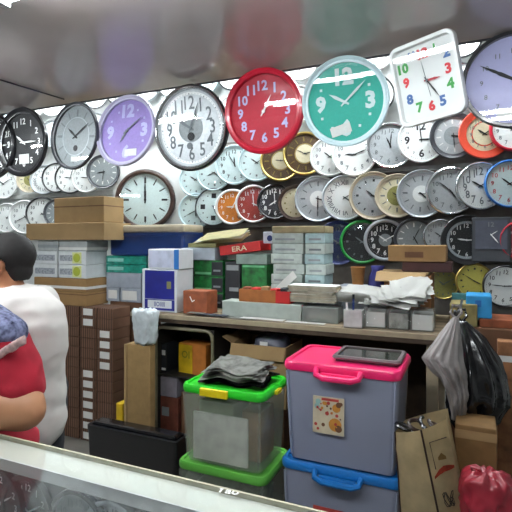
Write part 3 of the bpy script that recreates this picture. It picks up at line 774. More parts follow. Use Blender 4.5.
bm = bmesh.new(); tube(bm, [(0, 0, 0), (0, 0, .125)], .006, 8); link('barrel', fin(bm, INKW, True), pn)
# brown paper cup and purple pouch
carton('grey_box', 'grey box under the paper cup behind the white papers', 0, 0, 2.97, .2, T, 1.21, GB, xs=(xw(336, 2.97), xw(366, 2.97)))
p = at(358, 285, 3.03)
t = thing('paper_cup', 'brown paper cup standing behind the white papers', 'cup', (p.x, 3.03, 1.2115))
link('cup_body', lathe([(0, 0), (.033, 0), (.045, .115), (.048, .118), (.044, .12), (.031, .006), (0, .006)], mat('cup_brown', 'a8743f', .6), 'Z', 28), t)
t = thing('purple_pouch', 'dark purple cloth pouch beside the brown paper cup', 'pouch', (xw(375, 2.97), 3.03, T))
def blobsurf(prof, m, rx=1, ry=1, seg=28, pleat=0, npl=7, seed=0, nz=.0, crease=0):
    bm = bmesh.new(); rings = []
    if crease:
        seg = 90; P2 = []
        for a, b in zip(prof, prof[1:]):
            n = max(1, int(abs(b[1]-a[1])/.010)); n = max(n, int(abs(b[0]-a[0])/.010), 1)
            for i in range(n): u = i/n; P2.append(tuple(a[j]*(1-u)+b[j]*u for j in range(4)))
        prof = P2+[prof[-1]]
    for r, z, ox, oy in prof:
        ring = []
        for i in range(seg):
            a = 2*PI*i/seg
            k = 1+pleat*math.sin(a*npl+seed+z*4)+nz*noise.noise(Vector((math.cos(a)*2+seed, math.sin(a)*2, z*9)))
            if crease:
                p_ = Vector((math.cos(a)*r*16+seed, math.sin(a)*r*16, z*13))
                k += crease*(.5-1.6*abs(noise.noise(p_)))+crease*.5*(.5-1.6*abs(noise.noise(p_*2.3)))
            ring.append(bm.verts.new((ox+r*k*rx*math.cos(a), oy+r*k*ry*math.sin(a), z+(crease*.12*noise.noise(Vector((math.cos(a)*3, math.sin(a)*3, z*8+seed))) if crease else 0))))
        rings.append(ring)
    for a, b in zip(rings, rings[1:]):
        for i in range(seg): bm.faces.new((a[i], a[(i+1) % seg], b[(i+1) % seg], b[i]))
    bm.faces.new(rings[0][::-1]); bm.faces.new(rings[-1])
    return fin(bm, m, 'all')
PURC = mat('purple_cloth', '2a2a6c', .8, var=.2)
link('pouch_body', blobsurf([(.03, 0.002, 0, 0), (.052, .02, 0, 0), (.055, .14, 0, 0), (.045, .25, 0, 0), (.028, .29, 0, 0), (.04, .32, .005, 0)], PURC, 1, .8, nz=.3), t)
# loose white papers heap
random.seed(5)
for k in range(6):
    px = 334+k*6
    sheet('white_paper', 'loose white sheet, %s of the low heap behind the pen cup' % ORD[5-k], 'paper', .25, .15, (xw(px, 2.80), 2.80, 1.150+.011*k), (.22, -.06+.02*k, .25-.08*k), PAPER, .012, 12, .0012, 2, 'white papers heaped on the table', fr=7)
for k in range(12):
    px = 389+k*2.0
    hi = k > 6
    sheet('crumpled_paper', 'rumpled sheet, %s of the high paper heap beside the pen cup' % ORD[11-k], 'paper', .30-.008*k, .17, (xw(px, 2.74), 2.745, 1.142+.0085*k), ((.15+.035*k), -.02-.022*(k-6 if hi else 0), (-.30, .22, -.05, .34, -.16)[k % 5]), GPAPER if k in (1, 4) else PAPER, .022, 14, .0012, 4, 'rumpled papers heaped on the table', fr=10, edge=.012)
# plastic wrapped packs under the papers
CLR = see('crinkled_clear_film', 'd5dbd6', .25, .1, 1.0, 1.5, .8)
for k, (a, b_) in enumerate(((364, 386), (387, 409), (410, 434))):
    x0, x1 = xw(a, 2.64), xw(b_, 2.64)
    b = carton('wrapped_pack', 'clear film wrapped pack under the crumpled papers, %s of three' % ('left', 'middle', 'right')[k], 0, 0, 2.64, .16, T, 1.13, CLR, 'film wrapped packs', xs=(x0, x1))
    link('contents', boxme(-(x1-x0)*.42, (x1-x0)*.42, -.065, .065, .006, .085, [PAPER, GPAPER, PAPER][k]), b[0])
    for q in range(3):
        s_ = sheet('paper_layer', 'x', 'x', (x1-x0)*.8, .12, (0, -.004, .088+.004*q), (0, 0, .03*q), PAPER, .008, 8, .001, k+q); s_.parent = b[0]
        for kk in ('label', 'category'): del s_[kk]
# cartons at the right rear
x0, x1 = xw(384, 2.9), xw(431, 2.9)
b = carton('brown_carton', 'orange brown carton with open flaps behind the crumpled papers', 384, 431, 2.9, .28, T, 1.297, mat('orange_kraft', 'a9744a', .8, var=.1))
t = thing('cardboard_flap', 'flattened tan cardboard sheet lying over the open carton', 'cardboard', (xw(404, 2.9), 3.03, 1.30), (0, 0, 0))
o = link('board', boxme(-.155, .135, -.14, .13, 0, .012, KRAFTL), t)
o = link('flap', boxme(-.155, .12, -.07, 0, 0, .006, KRAFTL), t, (0, -.141, .008)); o.rotation_euler = (.75, 0, 0)
b = carton('dark_carton', 'dark maroon flat carton between the tan cardboard and the top carton', 402, 452, 2.95, .2, 1.3125, 1.372, mat('maroon_board', '4a2a28', .7))
b = carton('brown_carton', 'long tan carton topmost of the right rear pile, under the dark grey clock', 388, 446, 2.93, .22, 1.3725, 1.47, KRAFT)
front_label(b, 'faint_print', .3, .62, .25, .6, KRAFTD)
# ================================================================ RIGHT OF THE TABLE
x0 = TX1+.02
b = carton('large_carton', 'large brown carton on the floor right of the table, behind the hanging bags', 0, 0, 2.78, .3, 0, 1.04, KRAFTD, xs=(x0, x0+.34))
b = carton('khaki_carton', 'khaki carton on the large carton at the table corner, left of the blue box', 0, 0, 2.78, .2, 1.04, 1.16, mat('khaki_kraft', '8f8352', .8, var=.2), xs=(x0, x0+.135))
b = carton('brown_carton', 'small brown carton under the bright blue box', 0, 0, 2.8, .22, 1.04, 1.085, ORB, xs=(x0+.145, x0+.33))
b = carton('blue_box', 'bright sky blue box below the yellow clock at right', 466, 492, 2.8, .2, 1.086, 1.205, mat('sky_blue_board', '2f95cf', .5, var=.08))
front_label(b, 'dark_mark', .35, .6, .5, .8, BLUEP)
b = carton('teal_strip_box', 'thin teal box behind the bright blue box', 0, 0, 3.03, .05, 1.0405, 1.19, mat('dull_teal_board', '4f8f90', .6), xs=(x0+.0, x0+.16))
ROLLO = mat('brown_roll_wrap', '9c6a45', .6, var=.25)
b = carton('pale_carton', 'pale grey carton standing at the right edge below the black rimmed clock', 0, 0, 2.75, .25, .75, 1.0, mat('pale_grey_carton', '9d9d96', .7), xs=(x0+.352, x0+.60))
b = carton('dark_carton', 'dark carton on the floor under the pale grey carton at the right edge', 0, 0, 2.72, .3, 0, .749, DKB, xs=(x0+.352, x0+.62))
b = carton('brown_carton', 'brown carton with pale bands between the black bag and the pale grey carton', 0, 0, 2.66, .08, .0, 1.0, ROLLO, xs=(x0+.225, x0+.33), tape=(.9, .93, TAPE))
b = carton('kraft_carton', 'upright kraft carton between the canvas tote and the right edge, below the black bag', 455, 497, 2.08, .16, 0, .765, mat('olive_kraft', '7f6038', .8, var=.1), tape=(.93, .975, KRAFTL))
# hanging bags at table corner
def fan(name, label, pts, y, th, m, cat, npl=9, amp=.012, seed=0, group=None, knot=True, yk=None):
    """gathered plastic bag: pts = rows of (px_left, px_right, py); round-ish section of thickness th"""
    t = thing(name, label, cat, at((pts[0][0]+pts[0][1])/2, pts[0][2], y)); org = t.location
    bm = bmesh.new(); rings = []; seg = 56
    sub = []
    for (a, b) in zip(pts, pts[1:]):
        for k in range(5):
            u = k/5; sub.append(tuple(a[i]*(1-u)+b[i]*u for i in range(3)))
    sub.append(pts[-1]); n = len(sub)
    for i, (l, r, py) in enumerate(sub):
        u = i/(n-1); L_, R_ = at(l, py, y), at(r, py, y); c = (L_+R_)/2; hw_ = (R_.x-L_.x)/2
        tk = min(hw_, th*(.25+.9*math.sin(PI*min(1, u*.9))))
        ring = []
        for k in range(seg):
            a = 2*PI*k/seg
            pl = th*.35*(.35-abs(noise.noise(Vector((math.cos(a)*3+seed, math.sin(a)*3, u*7)))))*min(1, u*2)+amp*(math.sin(a*npl+seed)+.5*math.sin(a*npl*1.7+seed*2+u*3))*(min(1, u*2.5))+.03*u*noise.noise(Vector((math.cos(a)*2.2+seed, math.sin(a)*2.2, u*6)))
            ring.append(bm.verts.new(Vector((c.x+(hw_+pl*.4)*math.cos(a), y+(tk+pl)*math.sin(a), c.z+.012*noise.noise(Vector((a, u*5, seed)))))-org))
        rings.append(ring)
    for a, b in zip(rings, rings[1:]):
        for k in range(seg): bm.faces.new((a[k], a[(k+1) % seg], b[(k+1) % seg], b[k]))
    bm.faces.new(rings[0]); bm.faces.new(rings[-1][::-1])
    link('bag_body', fin(bm, m, 'all'), t)
    if knot:
        bm = bmesh.new()
        for s in (-1, 1):
            tube(bm, [(0, 0, -.01), (s*.022, -.005, .02), (s*.012, 0, .05), (s*.002, .01, .045)], .007, 6)
        link('handle', fin(bm, m, True), t)
    return t
BBAG = mat('black_bag_film', '131317', .22, coat=.5, bump=.5, var=.2, scale=12)
GBAG = mat('grey_bag_film', '958f8d', .4, coat=.2, bump=.3, var=.15, scale=10)
# hook that carries them
fan('black_bag', 'shiny black plastic bag hanging at the table corner behind the grey bag', [(457, 466, 320), (452, 486, 338), (448, 503, 362), (447, 509, 385), (446, 508, 402), (449, 498, 418), (458, 480, 428)], 2.36, .11, BBAG, 'plastic bag', 11, .014, 2)
fan('grey_bag', 'pleated grey plastic bag hanging from the table corner, fanned out to the left', [(453, 459, 317), (440, 461, 335), (422, 463, 358), (430, 465, 367), (440, 466, 378), (448, 467, 392), (451, 465, 408), (454, 461, 420)], 2.2, .07, GBAG, 'plastic bag', 13, .010, 5)
hk = thing('bag_hook', 'metal rod hook reaching out from the large carton that holds the plastic bags', 'hook', (0, 0, 0))
p1 = at(460, 320, 2.36); p2 = at(455, 313, 2.2); p0 = at(462, 316, 2.775)
bm = bmesh.new(); tube(bm, [(p0.x, 2.775, p1.z+.045), (p1.x, 2.36, p1.z+.045), (p2.x, 2.2, p1.z+.046), (p2.x, 2.18, p1.z+.065)], .006, 8)
link('hook_rod', fin(bm, DGREY, True), hk)
# canvas tote
yT = 1.93
tp = thing('canvas_tote', 'stained beige canvas tote bag with dark piping, open and stuffed, at lower right', 'bag', at(428, 470, yT))
org = tp.location.copy()
CANV = mat('beige_canvas', 'cdbb94', .9, var=.12, scale=14, bump=.15)
def tp3(px, py, y): return at(px, py, y)-org
bm = bmesh.new()
# columns of the outline, front-left panel / front-right panel / back; rows top -> bottom
rowsT = []
for i in range(9):
    u = i/8; pyb = 560
    l = tp3(395+u*9, 432+u*(pyb-432), yT+.02); m_ = tp3(421+u*27, 430+u*(pyb-430), yT-.03); r = tp3(446+u*28, 419+u*(pyb-419)-0, yT+.03)
    bl = l+Vector((.02, .15, 0)); br = r+Vector((.0, .13, 0))
    ring = []
    cor = [l, m_, r, br, bl]
    for k in range(5):
        a, b_ = cor[k], cor[(k+1) % 5]
        for q in range(5):
            v = a.lerp(b_, q/5)
            bulge = .012*math.sin(PI*q/5)*(1 if k < 2 else -.5)
            nn = .010*noise.noise(Vector((v.x*9, v.z*9+k, 1.3)))
            v = v+Vector((0, -bulge+nn, 0))
            ring.append(bm.verts.new(v))
    rowsT.append(ring)
for a, b_ in zip(rowsT, rowsT[1:]):
    for k in range(25): bm.faces.new((a[k], a[(k+1) % 25], b_[(k+1) % 25], b_[k]))
bm.faces.new(rowsT[-1])
bmesh.ops.solidify(bm, geom=bm.faces[:], thickness=.004)
link('bag_body', fin(bm, CANV, True), tp)
bm = bmesh.new(); tube(bm, [tp3(421+i/8*27, 430+i/8*130, yT-.036) for i in range(9)], .004, 6); link('piping', fin(bm, BROWN, True), tp)
bm = bmesh.new(); tube(bm, [tp3(395+i/8*9, 432+i/8*128, yT+.014) for i in range(9)], .003, 6); link('piping', fin(bm, BROWN, True), tp)
# stitched pocket outline, stain, red print and black script on the right panel
def panel_pt(u, v, off=.014):
    m_ = tp3(421+v*27, 430+v*130, yT-.03); r = tp3(446+v*28, 419+v*141, yT+.03); q = m_.lerp(r, u); q.y -= off+.010*math.sin(PI*u); return q
bm = bmesh.new(); tube(bm, [panel_pt(.28, .30), panel_pt(.25, .10), panel_pt(.9, .11)], .002, 5); link('stitching', fin(bm, BROWN), tp)
def patch_curve(pts, w, m, name):
    bm = bmesh.new(); up = []; lo = []
    for i, (u, v) in enumerate(pts):
        k = w*(1-.6*abs(2*i/(len(pts)-1)-1)**2)
        up.append(bm.verts.new(panel_pt(u, v-k, .0155))); lo.append(bm.verts.new(panel_pt(u, v+k, .0155)))
    for i in range(len(pts)-1): bm.faces.new((up[i], up[i+1], lo[i+1], lo[i]))
    bmesh.ops.solidify(bm, geom=bm.faces[:], thickness=.001)
    return link(name, fin(bm, m), tp)
patch_curve([(.18, .36), (.4, .325), (.6, .31), (.8, .315), (.98, .32)], .022, mat('faded_red_print', 'b8452e', .8, var=.3, scale=40), 'red_print')
patch_curve([(.45, .23), (.6, .22), (.75, .24)], .025, mat('rust_stain', '9a7a48', .9, var=.2), 'stain')
bm = bmesh.new()
tube(bm, [panel_pt(.55+.16*math.cos(a)*(1+.3*math.sin(2.3*a)), .53+.055*math.sin(a*1.7)) for a in [i*.45 for i in range(30)]], .0016, 5, cap=False)
link('script', fin(bm, INKK), tp)
# stuff bulging from the tote
for k in range(4):
    c = at(404+k*11, 430-k*3, 2.0)
    t = thing('dark_strap', 'dark coiled strap bulging out of the open tote top, %s from the bin' % ('first', 'second', 'third', 'fourth')[k], 'strap', (c.x, 2.0, c.z-.02), (0, 0, k), 'dark straps in the tote')
    bm = bmesh.new(); tube(bm, [(.03*math.cos(a), .02*math.sin(a), .015+.025*math.sin(a*.5+k)) for a in [i*.4 for i in range(15)]], .008, 6); link('loop', fin(bm, BROWN if k % 2 else BBAG, True), t)
b = carton('low_carton', 'low carton on the floor that the canvas tote stands on', 0, 0, 1.9, .16, 0, at(430, 560, yT).z-.004, KRAFTD, xs=(at(400, 500, 1.9).x-.03, at(400, 500, 1.9).x+.26))
# red plastic bag at the right edge
t = thing('red_bag', 'crumpled red plastic bag standing in front of the kraft carton', 'plastic bag', (xw(488, 1.92), 1.96, 0.0))
link('bag_body', blobsurf([(.04, .002, 0, 0), (.085, .06, 0, 0), (.095, .3, 0, 0), (.09, .5, 0, 0), (.088, .58, 0, 0), (.075, .625, -.005, 0), (.045, .645, .0, 0), (.02, .64, 0, 0)], mat('red_bag_film', '9c2636', .35, coat=.3, var=.15), 1, .85, 36, .02, 7, 1, .15, .22), t)
bm = bmesh.new(); tube(bm, [(-.05, 0, .62), (-.055, -.01, .66), (-.03, -.01, .655), (-.02, 0, .635)], .006, 6); link('handle', fin(bm, MC['red_bag_film'], True), t)
# ================================================================ STORAGE BINS
def rrect(w, d, r, z, seg=5):
    vs = []
    for cx_, cy_, a0 in ((w/2-r, d/2-r, 0), (-w/2+r, d/2-r, PI/2), (-w/2+r, -d/2+r, PI), (w/2-r, -d/2+r, 3*PI/2)):
        for i in range(seg+1):
            a = a0+PI/2*i/seg; vs.append((cx_+r*math.cos(a), cy_+r*math.sin(a), z))
    return vs
def loft(loops, m, cap0=True, cap1=True):
    bm = bmesh.new(); L = [[bm.verts.new(v) for v in l] for l in loops]
    for a, b in zip(L, L[1:]):
        for i in range(len(a)): bm.faces.new((a[i], a[(i+1) % len(a)], b[(i+1) % len(a)], b[i]))
    if cap0: bm.faces.new(L[0][::-1])
    if cap1: bm.faces.new(L[-1])
    return fin(bm, m, True)
def bin_(label, x0, x1, yf, d, zb, zt, body, lidm, clip=None, lidh=.038, front_handle=True, group=None):
    w = x1-x0
    t = thing('storage_bin', label, 'storage bin', ((x0+x1)/2, yf+d/2, zb+.001), group=group)
    h = zt-zb-.002
    hb = h-lidh*.6
    link('bin_body', loft([rrect(w*.90, d*.88, .03, 0), rrect(w*.965, d*.96, .035, hb*.75), rrect(w*.975, d*.965, .035, hb), rrect(w*.965, d*.955, .033, hb), rrect(w*.955, d*.945, .033, hb*.75), rrect(w*.89, d*.87, .028, .006)], body), t)
    for s in (-1, 1):   # moulded corner ribs
        bm = bmesh.new(); tube(bm, [(s*w*.43, -d*.44*1.0-.002, .02), (s*w*.462, -d*.48-.003, hb*.95)], .006, 6); link('corner_rib', fin(bm, body, True), t)
    link('lid', loft([rrect(w*1.0, d*1.0, .04, h-lidh), rrect(w*1.02, d*1.02, .045, h-lidh*.75), rrect(w*1.015, d*1.015, .045, h-lidh*.25), rrect(w*.985, d*.985, .04, h), rrect(w*.93, d*.91, .03, h), rrect(w*.92, d*.90, .03, h-lidh*.22)], lidm), t)
    hm = clip or lidm
    if clip:
        bm = bmesh.new(); abox(bm, -w*.24, w*.10, -d/2-.016, -d/2+.004, h-lidh-.004, h-lidh*.12, .006); o = link('clip', fin(bm, clip), t); o['label'] = 'yellow clip handle'
        bm = bmesh.new(); abox(bm, -.02, .02, -.03, .03, 0, .02, .004); link('clip', fin(bm, clip), t, (w/2-.002, 0, h-lidh))
    elif front_handle:
        bm = bmesh.new()
        tube(bm, [(-w*.19, -d/2-.004, h-lidh*.5), (-w*.18, -d/2-.03, h-lidh*1.0), (-w*.12, -d/2-.035, h-lidh*1.3), (w*.12, -d/2-.035, h-lidh*1.3), (w*.18, -d/2-.03, h-lidh*1.0), (w*.19, -d/2-.004, h-lidh*.5)], .013, 8)
        abox(bm, -w*.15, w*.15, -d/2-.024, -d/2-.008, h-lidh*1.35, h-lidh*.8, .004)
        link('handle', fin(bm, lidm, True), t)
    return t, w, d, h
BINP = see('translucent_grey_blue_plastic', 'b4bbcf', .86, .25, .8, 1.45)
BING = see('translucent_clear_plastic', 'd0d8ca', .2, .2, .6, 1.45)
PINK = mat('pink_plastic', 'f0246c', .3, coat=.4, var=.03); BLUL = mat('lid_blue_plastic', '1672c0', .3, coat=.4, var=.03)
GRNL = mat('lid_green_plastic', '2fd02f', .3, coat=.4, var=.03); YELC = mat('yellow_clip_plastic', 'e6d21f', .35, var=.03); GRNL2 = mat('pale_green_lid_plastic', '63b848', .35, coat=.3, var=.03)
YB_ = 1.99
bp = bin_('tall translucent storage bin with a pink lid, stacked on the blue lidded bin', -.765, -.262, YB_, .37, .535, .968, BINP, PINK)
bb = bin_('translucent storage bin with a blue lid, under the pink lidded bin', -.775, -.255, YB_-.005, .38, 0, .534, BINP, BLUL)
bg = bin_('translucent storage bin with a bright green lid and yellow clips, holding papers', -1.30, -.862, YB_+.0, .33, .425, .80, BING, GRNL, YELC)
bg2 = bin_('translucent storage bin with a dull green lid, lowest of the green lidded pair', -1.32, -.85, YB_-.005, .34, 0, .424, BING, GRNL2, None, front_handle=False)
# picture sticker on the pink bin
t, w, d, h = bp
stk = link('picture_sticker', boxme(-.068, .068, -.001, .001, -.078, .078, mat('sticker_cream', 'c9bfa4', .5, var=.1)), t, (-.045, -d*.485-.003, h*.50))
stk.rotation_euler = (-.03, 0, 0)
random.seed(11)
SC = [mat('sticker_orange', 'c98a3a', .5), mat('sticker_red', 'b8453f', .5), mat('sticker_brown', '6d4a33', .5), mat('sticker_aqua', '8fb8b4', .5)]
bm = bmesh.new()
def disc(bm, x, z, r, y, mi):
    q = bmesh.ops.create_circle(bm, cap_ends=True, segments=14, radius=r, matrix=Matrix.Translation((x, y, z)) @ Matrix.Rotation(PI/2, 4, 'X'))
    for f in {f for v in q['verts'] for f in v.link_faces}: f.material_index = mi
disc(bm, .03, -.035, .028, -.0018, 0); disc(bm, .045, -.05, .015, -.0022, 2); disc(bm, .035, .035, .018, -.0018, 0); disc(bm, .045, .05, .012, -.0022, 2)
for k in range(22): disc(bm, random.uniform(-.055, .055), random.uniform(-.05, .055), random.uniform(.003, .009), -.0024-.0001*k, random.randint(0, 2))
disc(bm, -.045, .055, .012, -.0019, 3); disc(bm, -.05, .035, .012, -.0019, 3); disc(bm, -.045, -.06, .006, -.0019, 1)
abox(bm, -.03, .045, -.002, -.0012, .062, .073, 0, 1)
o = link('sticker_picture', fin(bm, SC), stk)
t, w, d, h = bb
s2 = link('picture_sticker', boxme(-.07, .07, -.001, .001, -.08, .08, mat('sticker_red', 'b8453f')), t, (-.04, -d*.475-.004, h*.52))
# contents of bins
def inside(b, items):
    t, w, d, h = b; o = t.location
    for (name, lab, cat, fx0, fx1, fy0, fy1, z0, z1, m) in items:
        q = link(name, boxme(-(fx1-fx0)*w/2, (fx1-fx0)*w/2, -(fy1-fy0)*d/2, (fy1-fy0)*d/2, 0, z1-z0, m, .006), None, (o.x+w*((fx0+fx1)/2), o.y+d*(fy0+fy1)/2, o.z+z0)); tag(q, lab, cat)
inside(bp, [('grey_parcel', 'grey parcel inside the pink lidded bin, lower', 'parcel', -.38, .05, -.25, .3, .012, .2, GB), ('grey_parcel', 'dark parcel inside the pink lidded bin at right', 'parcel', .1, .38, -.3, .3, .012, .26, DGREY), ('pale_parcel', 'pale parcel on the grey parcel inside the pink lidded bin', 'parcel', -.36, .0, -.25, .3, .202, .34, PBX)])
inside(bb, [('grey_parcel', 'grey parcel inside the blue lidded bin', 'parcel', -.36, .1, -.3, .3, .012, .33, GB), ('dark_parcel', 'dark parcel inside the blue lidded bin at right', 'parcel', .13, .36, -.3, .3, .012, .28, DGREY)])
inside(bg, [('white_sheet_stack', 'white card standing inside the green lidded bin', 'card', -.37, .30, -.415, -.405, .012, .24, mat('bin_card', 'ecebe4', .8)), ('green_parcel', 'dull green parcel inside the green lidded bin', 'parcel', -.35, .08, -.3, .3, .012, .28, mat('dull_green_cloth', '9fae90', .8)), ('orange_parcel', 'orange parcel at the right inside the green lidded bin', 'parcel', .15, .38, -.2, .3, .012, .25, mat('dull_orange_cloth', 'b98c6a', .8))])
inside(bg2, [('white_parcel', 'white parcel inside the dull green lidded bin', 'parcel', -.36, .0, -.3, .3, .012, .3, PBX), ('grey_parcel', 'grey parcel inside the dull green lidded bin at right', 'parcel', .05, .36, -.3, .3, .012, .28, GPAPER)])
# flat dark tray on the pink lid
t, w, d, h = bp
q = thing('dark_tray', 'flat dark glass-like tray lying on the pink lid', 'tray', (t.location.x+.09, t.location.y+.03, t.location.z+h-.009))
link('tray_base', boxme(-.135, .135, -.1, .1, 0, .022, mat('dark_olive_glass', '20261f', .12, coat=.6), .006), q)
link('tray_frame', loft([rrect(.29, .22, .02, .012), rrect(.30, .23, .02, .02), rrect(.29, .22, .02, .028), rrect(.262, .192, .015, .028), rrect(.262, .192, .015, .0225)], mat('smoky_plastic', '6b6163', .3), False, False), q)
# newspapers and dark plastic on the green lid
t, w, d, h = bg
zt = t.location.z+h
for k in range(9):
    o = sheet('newspaper' if k > 2 else 'dark_plastic_sheet', ('newspaper sheet, %s of the rumpled pile on the green lid' % ORD[8-k] if k > 2 else 'dark plastic sheet, %s, under the newspapers on the green lid' % ('lowest', 'middle', 'upper')[k]), 'paper' if k > 2 else 'plastic sheet', .36-.01*k, .22, (t.location.x+.005+.008*(k % 3), t.location.y+.01, zt-.006+.008*k), (.10, random.uniform(-.02, .02), random.uniform(-.12, .12)), (GPAPER if k % 3 else mat('pale_newsprint', 'dad9d2', .8, var=.2, scale=20)) if k > 2 else BBAG, .028, 14, .0015, 3, 'rumpled sheets on the green lid', fr=9, edge=.01)
# ================================================================ UNDER THE TABLE
# tan crate with rounded opening
x0, x1 = xw(156, 2.64), xw(214, 2.64); w = x1-x0; H = .93
cr = thing('open_crate', 'open fronted crate with a rounded tan rim under the left of the table', 'crate', ((x0+x1)/2, 2.64, .001))
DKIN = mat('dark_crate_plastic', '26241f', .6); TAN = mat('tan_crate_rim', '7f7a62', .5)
bm = bmesh.new()
abox(bm, -w/2, -w/2+.012, 0, .4, 0, H); abox(bm, w/2-.012, w/2, 0, .4, 0, H); abox(bm, -w/2+.012, w/2-.012, .385, .4, 0, H); abox(bm, -w/2+.012, w/2-.012, 0, .385, H-.012, H); abox(bm, -w/2+.012, w/2-.012, 0, .385, 0, .012)
link('shell', fin(bm, DKIN), cr)
link('shelf', boxme(-w/2+.013, w/2-.013, .01, .38, .60, .612, DKIN), cr)
bm = bmesh.new()
pth = [(-w/2+.006, -.008, .02)]+[(-w/2+.006, -.008, H-.06)]+[(-w/2+.056-.05*math.cos(a), -.008, H-.056+.05*math.sin(a)) for a in (.4, .8, 1.2, 1.57)]+[(w/2-.056+.05*math.sin(a), -.008, H-.056+.05*math.cos(a)) for a in (0, .4, .8, 1.2)]+[(w/2-.006, -.008, H-.06), (w/2-.006, -.008, .02)]
tube(bm, pth, .011, 8); link('rim', fin(bm, TAN, True), cr)
zs = .6135
b = carton('black_box', 'black box with a white label at the left inside the crate', 0, 0, 2.68, .15, zs, .80, DKB, xs=(x0+.014, x0+.055)); front_label(b, 'white_label', .15, .8, .62, .8, TAPE); front_label(b, 'white_label', .1, .9, .08, .16, TAPE)
YELB = mat('yellow_box_print', 'd6b21a', .5, var=.2, scale=8); ORGB = mat('orange_box_side', 'b8702a', .6, var=.12)
xx = (x0+x1)/2
t = thing('yellow_box', 'yellow and orange box inside the crate', 'box', (xx+.015, 2.79, zs+.0005), (0, 0, -.12))
link('body', boxme(-.105, .12, -.075, .075, 0, .20, ORGB, .003), t)
o = link('yellow_front', boxme(-.1055, .01, -.0765, -.0752, .002, .188, YELB), t)
link('lettering', textme('OI', .05, mat('olive_print', '7a7a20', .6), .02), o, (-.045, -.078, .125))
b = carton('pale_grey_box', 'pale lilac grey box below the crate shelf', 0, 0, 2.66, .2, .46, .592, mat('lilac_grey_board', '8f8b96', .6), xs=(x0+.02, x0+.15))
b = carton('red_brown_box', 'red brown box standing under the pale box inside the crate', 0, 0, 2.66, .2, .014, .459, mat('red_brown_board', '7a4334', .6, var=.2), xs=(x0+.02, x0+.16)); front_label(b, 'pale_label', .1, .5, .72, .85, DIALG)
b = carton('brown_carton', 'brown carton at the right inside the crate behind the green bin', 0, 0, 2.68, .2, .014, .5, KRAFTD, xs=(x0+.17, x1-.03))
# carton with flaps
def open_carton(label, xa, xb, yf, d, zb, zt, m):
    w = xb-xa; t = thing('open_carton', label, 'box', ((xa+xb)/2, yf+d/2, zb+.001)); h = zt-zb
    bm = bmesh.new(); k = .005
    abox(bm, -w/2, w/2, -d/2, -d/2+k, 0, h); abox(bm, -w/2, w/2, d/2-k, d/2, 0, h); abox(bm, -w/2, -w/2+k, -d/2+k, d/2-k, 0, h); abox(bm, w/2-k, w/2, -d/2+k, d/2-k, 0, h); abox(bm, -w/2+k, w/2-k, -d/2+k, d/2-k, 0, k)
    link('body', fin(bm, m), t)
    o = link('flap', boxme(-w/2+.004, w/2-.004, -.08, 0, -.002, .002, m), t, (0, -d/2-.001, h-.002)); o.rotation_euler = (1.2, 0, 0)
    o = link('flap', boxme(-.07, 0, -d/2+.004, d/2-.004, -.002, .002, m), t, (-w/2-.001, 0, h)); o.rotation_euler = (0, .5, 0)
    return t
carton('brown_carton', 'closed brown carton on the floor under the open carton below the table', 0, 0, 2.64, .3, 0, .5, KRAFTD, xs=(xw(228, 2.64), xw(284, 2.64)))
xa, xb = xw(231, 2.64), xw(286, 2.64)
open_carton('open tan carton under the table between the green and pink bins', xa, xb, 2.64, .3, .501, .865, KRAFTL)
t = thing('grey_bundle', 'grey plastic bundle with a white tag lying in the open tan carton', 'bundle', ((xa+xb)/2+.04, 2.79, .51))
link('bundle_body', blobsurf([(.08, 0.002, 0, 0), (.12, .08, 0, 0), (.12, .3, 0, 0), (.11, .38, .0, 0), (.06, .41, .01, 0)], mat('grey_bundle_film', '5a5d6b', .4, var=.2, bump=.3), 1, .9, 28, 0, 7, 2, .3), t)
link('tag', boxme(-.025, .025, -.002, .002, -.03, .03, TAPE), t, (-.01, -.13, .345))
# second stack right under the table behind the pink bin
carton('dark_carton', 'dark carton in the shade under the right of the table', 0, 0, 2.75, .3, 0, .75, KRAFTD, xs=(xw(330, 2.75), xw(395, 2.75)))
# tall tan box with plastic roll
YT = 2.44
b = carton('tall_tan_carton', 'tall narrow tan carton standing in front of the table left end', 127, 150, YT, .055, 0, zw(140, 345, YT), mat('olive_tan_board', '94784c', .8, var=.1), cat='box')
zt = zw(140, 345, YT); xt = (xw(127, YT)+xw(152, YT))/2
t = thing('cardboard_sheet', 'narrow cardboard strip leaning at the left of the tall tan carton', 'cardboard', (xw(124.5, YT), YT+.06, .001)); link('board', boxme(-.012, .008, -.05, .05, 0, zt-.01, KRAFTL), t)
t = thing('plastic_roll', 'white plastic wrapped roll standing on the tall tan carton', 'roll', (xt+.025, YT+.03, zt+.0))
link('wrapped_roll', blobsurf([(.055, .001, -.01, 0), (.075, .02, 0, 0), (.085, .1, 0, 0), (.09, .16, 0, 0), (.088, .205, 0, 0), (.07, .22, -.01, 0), (.05, .218, 0, 0)], mat('milky_film', 'bfc8cb', .3, coat=.4, var=.12), 1, .62, 30, .0, 6, 3, .05, .16), t)
# small yellow box and dark crate
b = carton('yellow_box', 'small yellow carton behind the black crate left of the tall tan carton', 116, 122.5, 2.52, .08, 0, .42, YELB)
x0, x1 = xw(86, 2.28), xw(176, 2.28); w = x1-x0
t = thing('black_crate', 'low black plastic crate on the floor left of the green bins', 'crate', ((x0+x1)/2, 2.35, .001))
link('body', loft([rrect(w*.96, .12, .02, 0), rrect(w*.99, .13, .02, .30), rrect(w, .14, .02, .335), rrect(w*1.0, .14, .02, .355), rrect(w*.95, .10, .015, .355), rrect(w*.94, .09, .015, .30)], BLK), t)
link('lid_panel', boxme(-w*.46, w*.46, -.042, .042, .3005, .375, BBAG, .015), t)
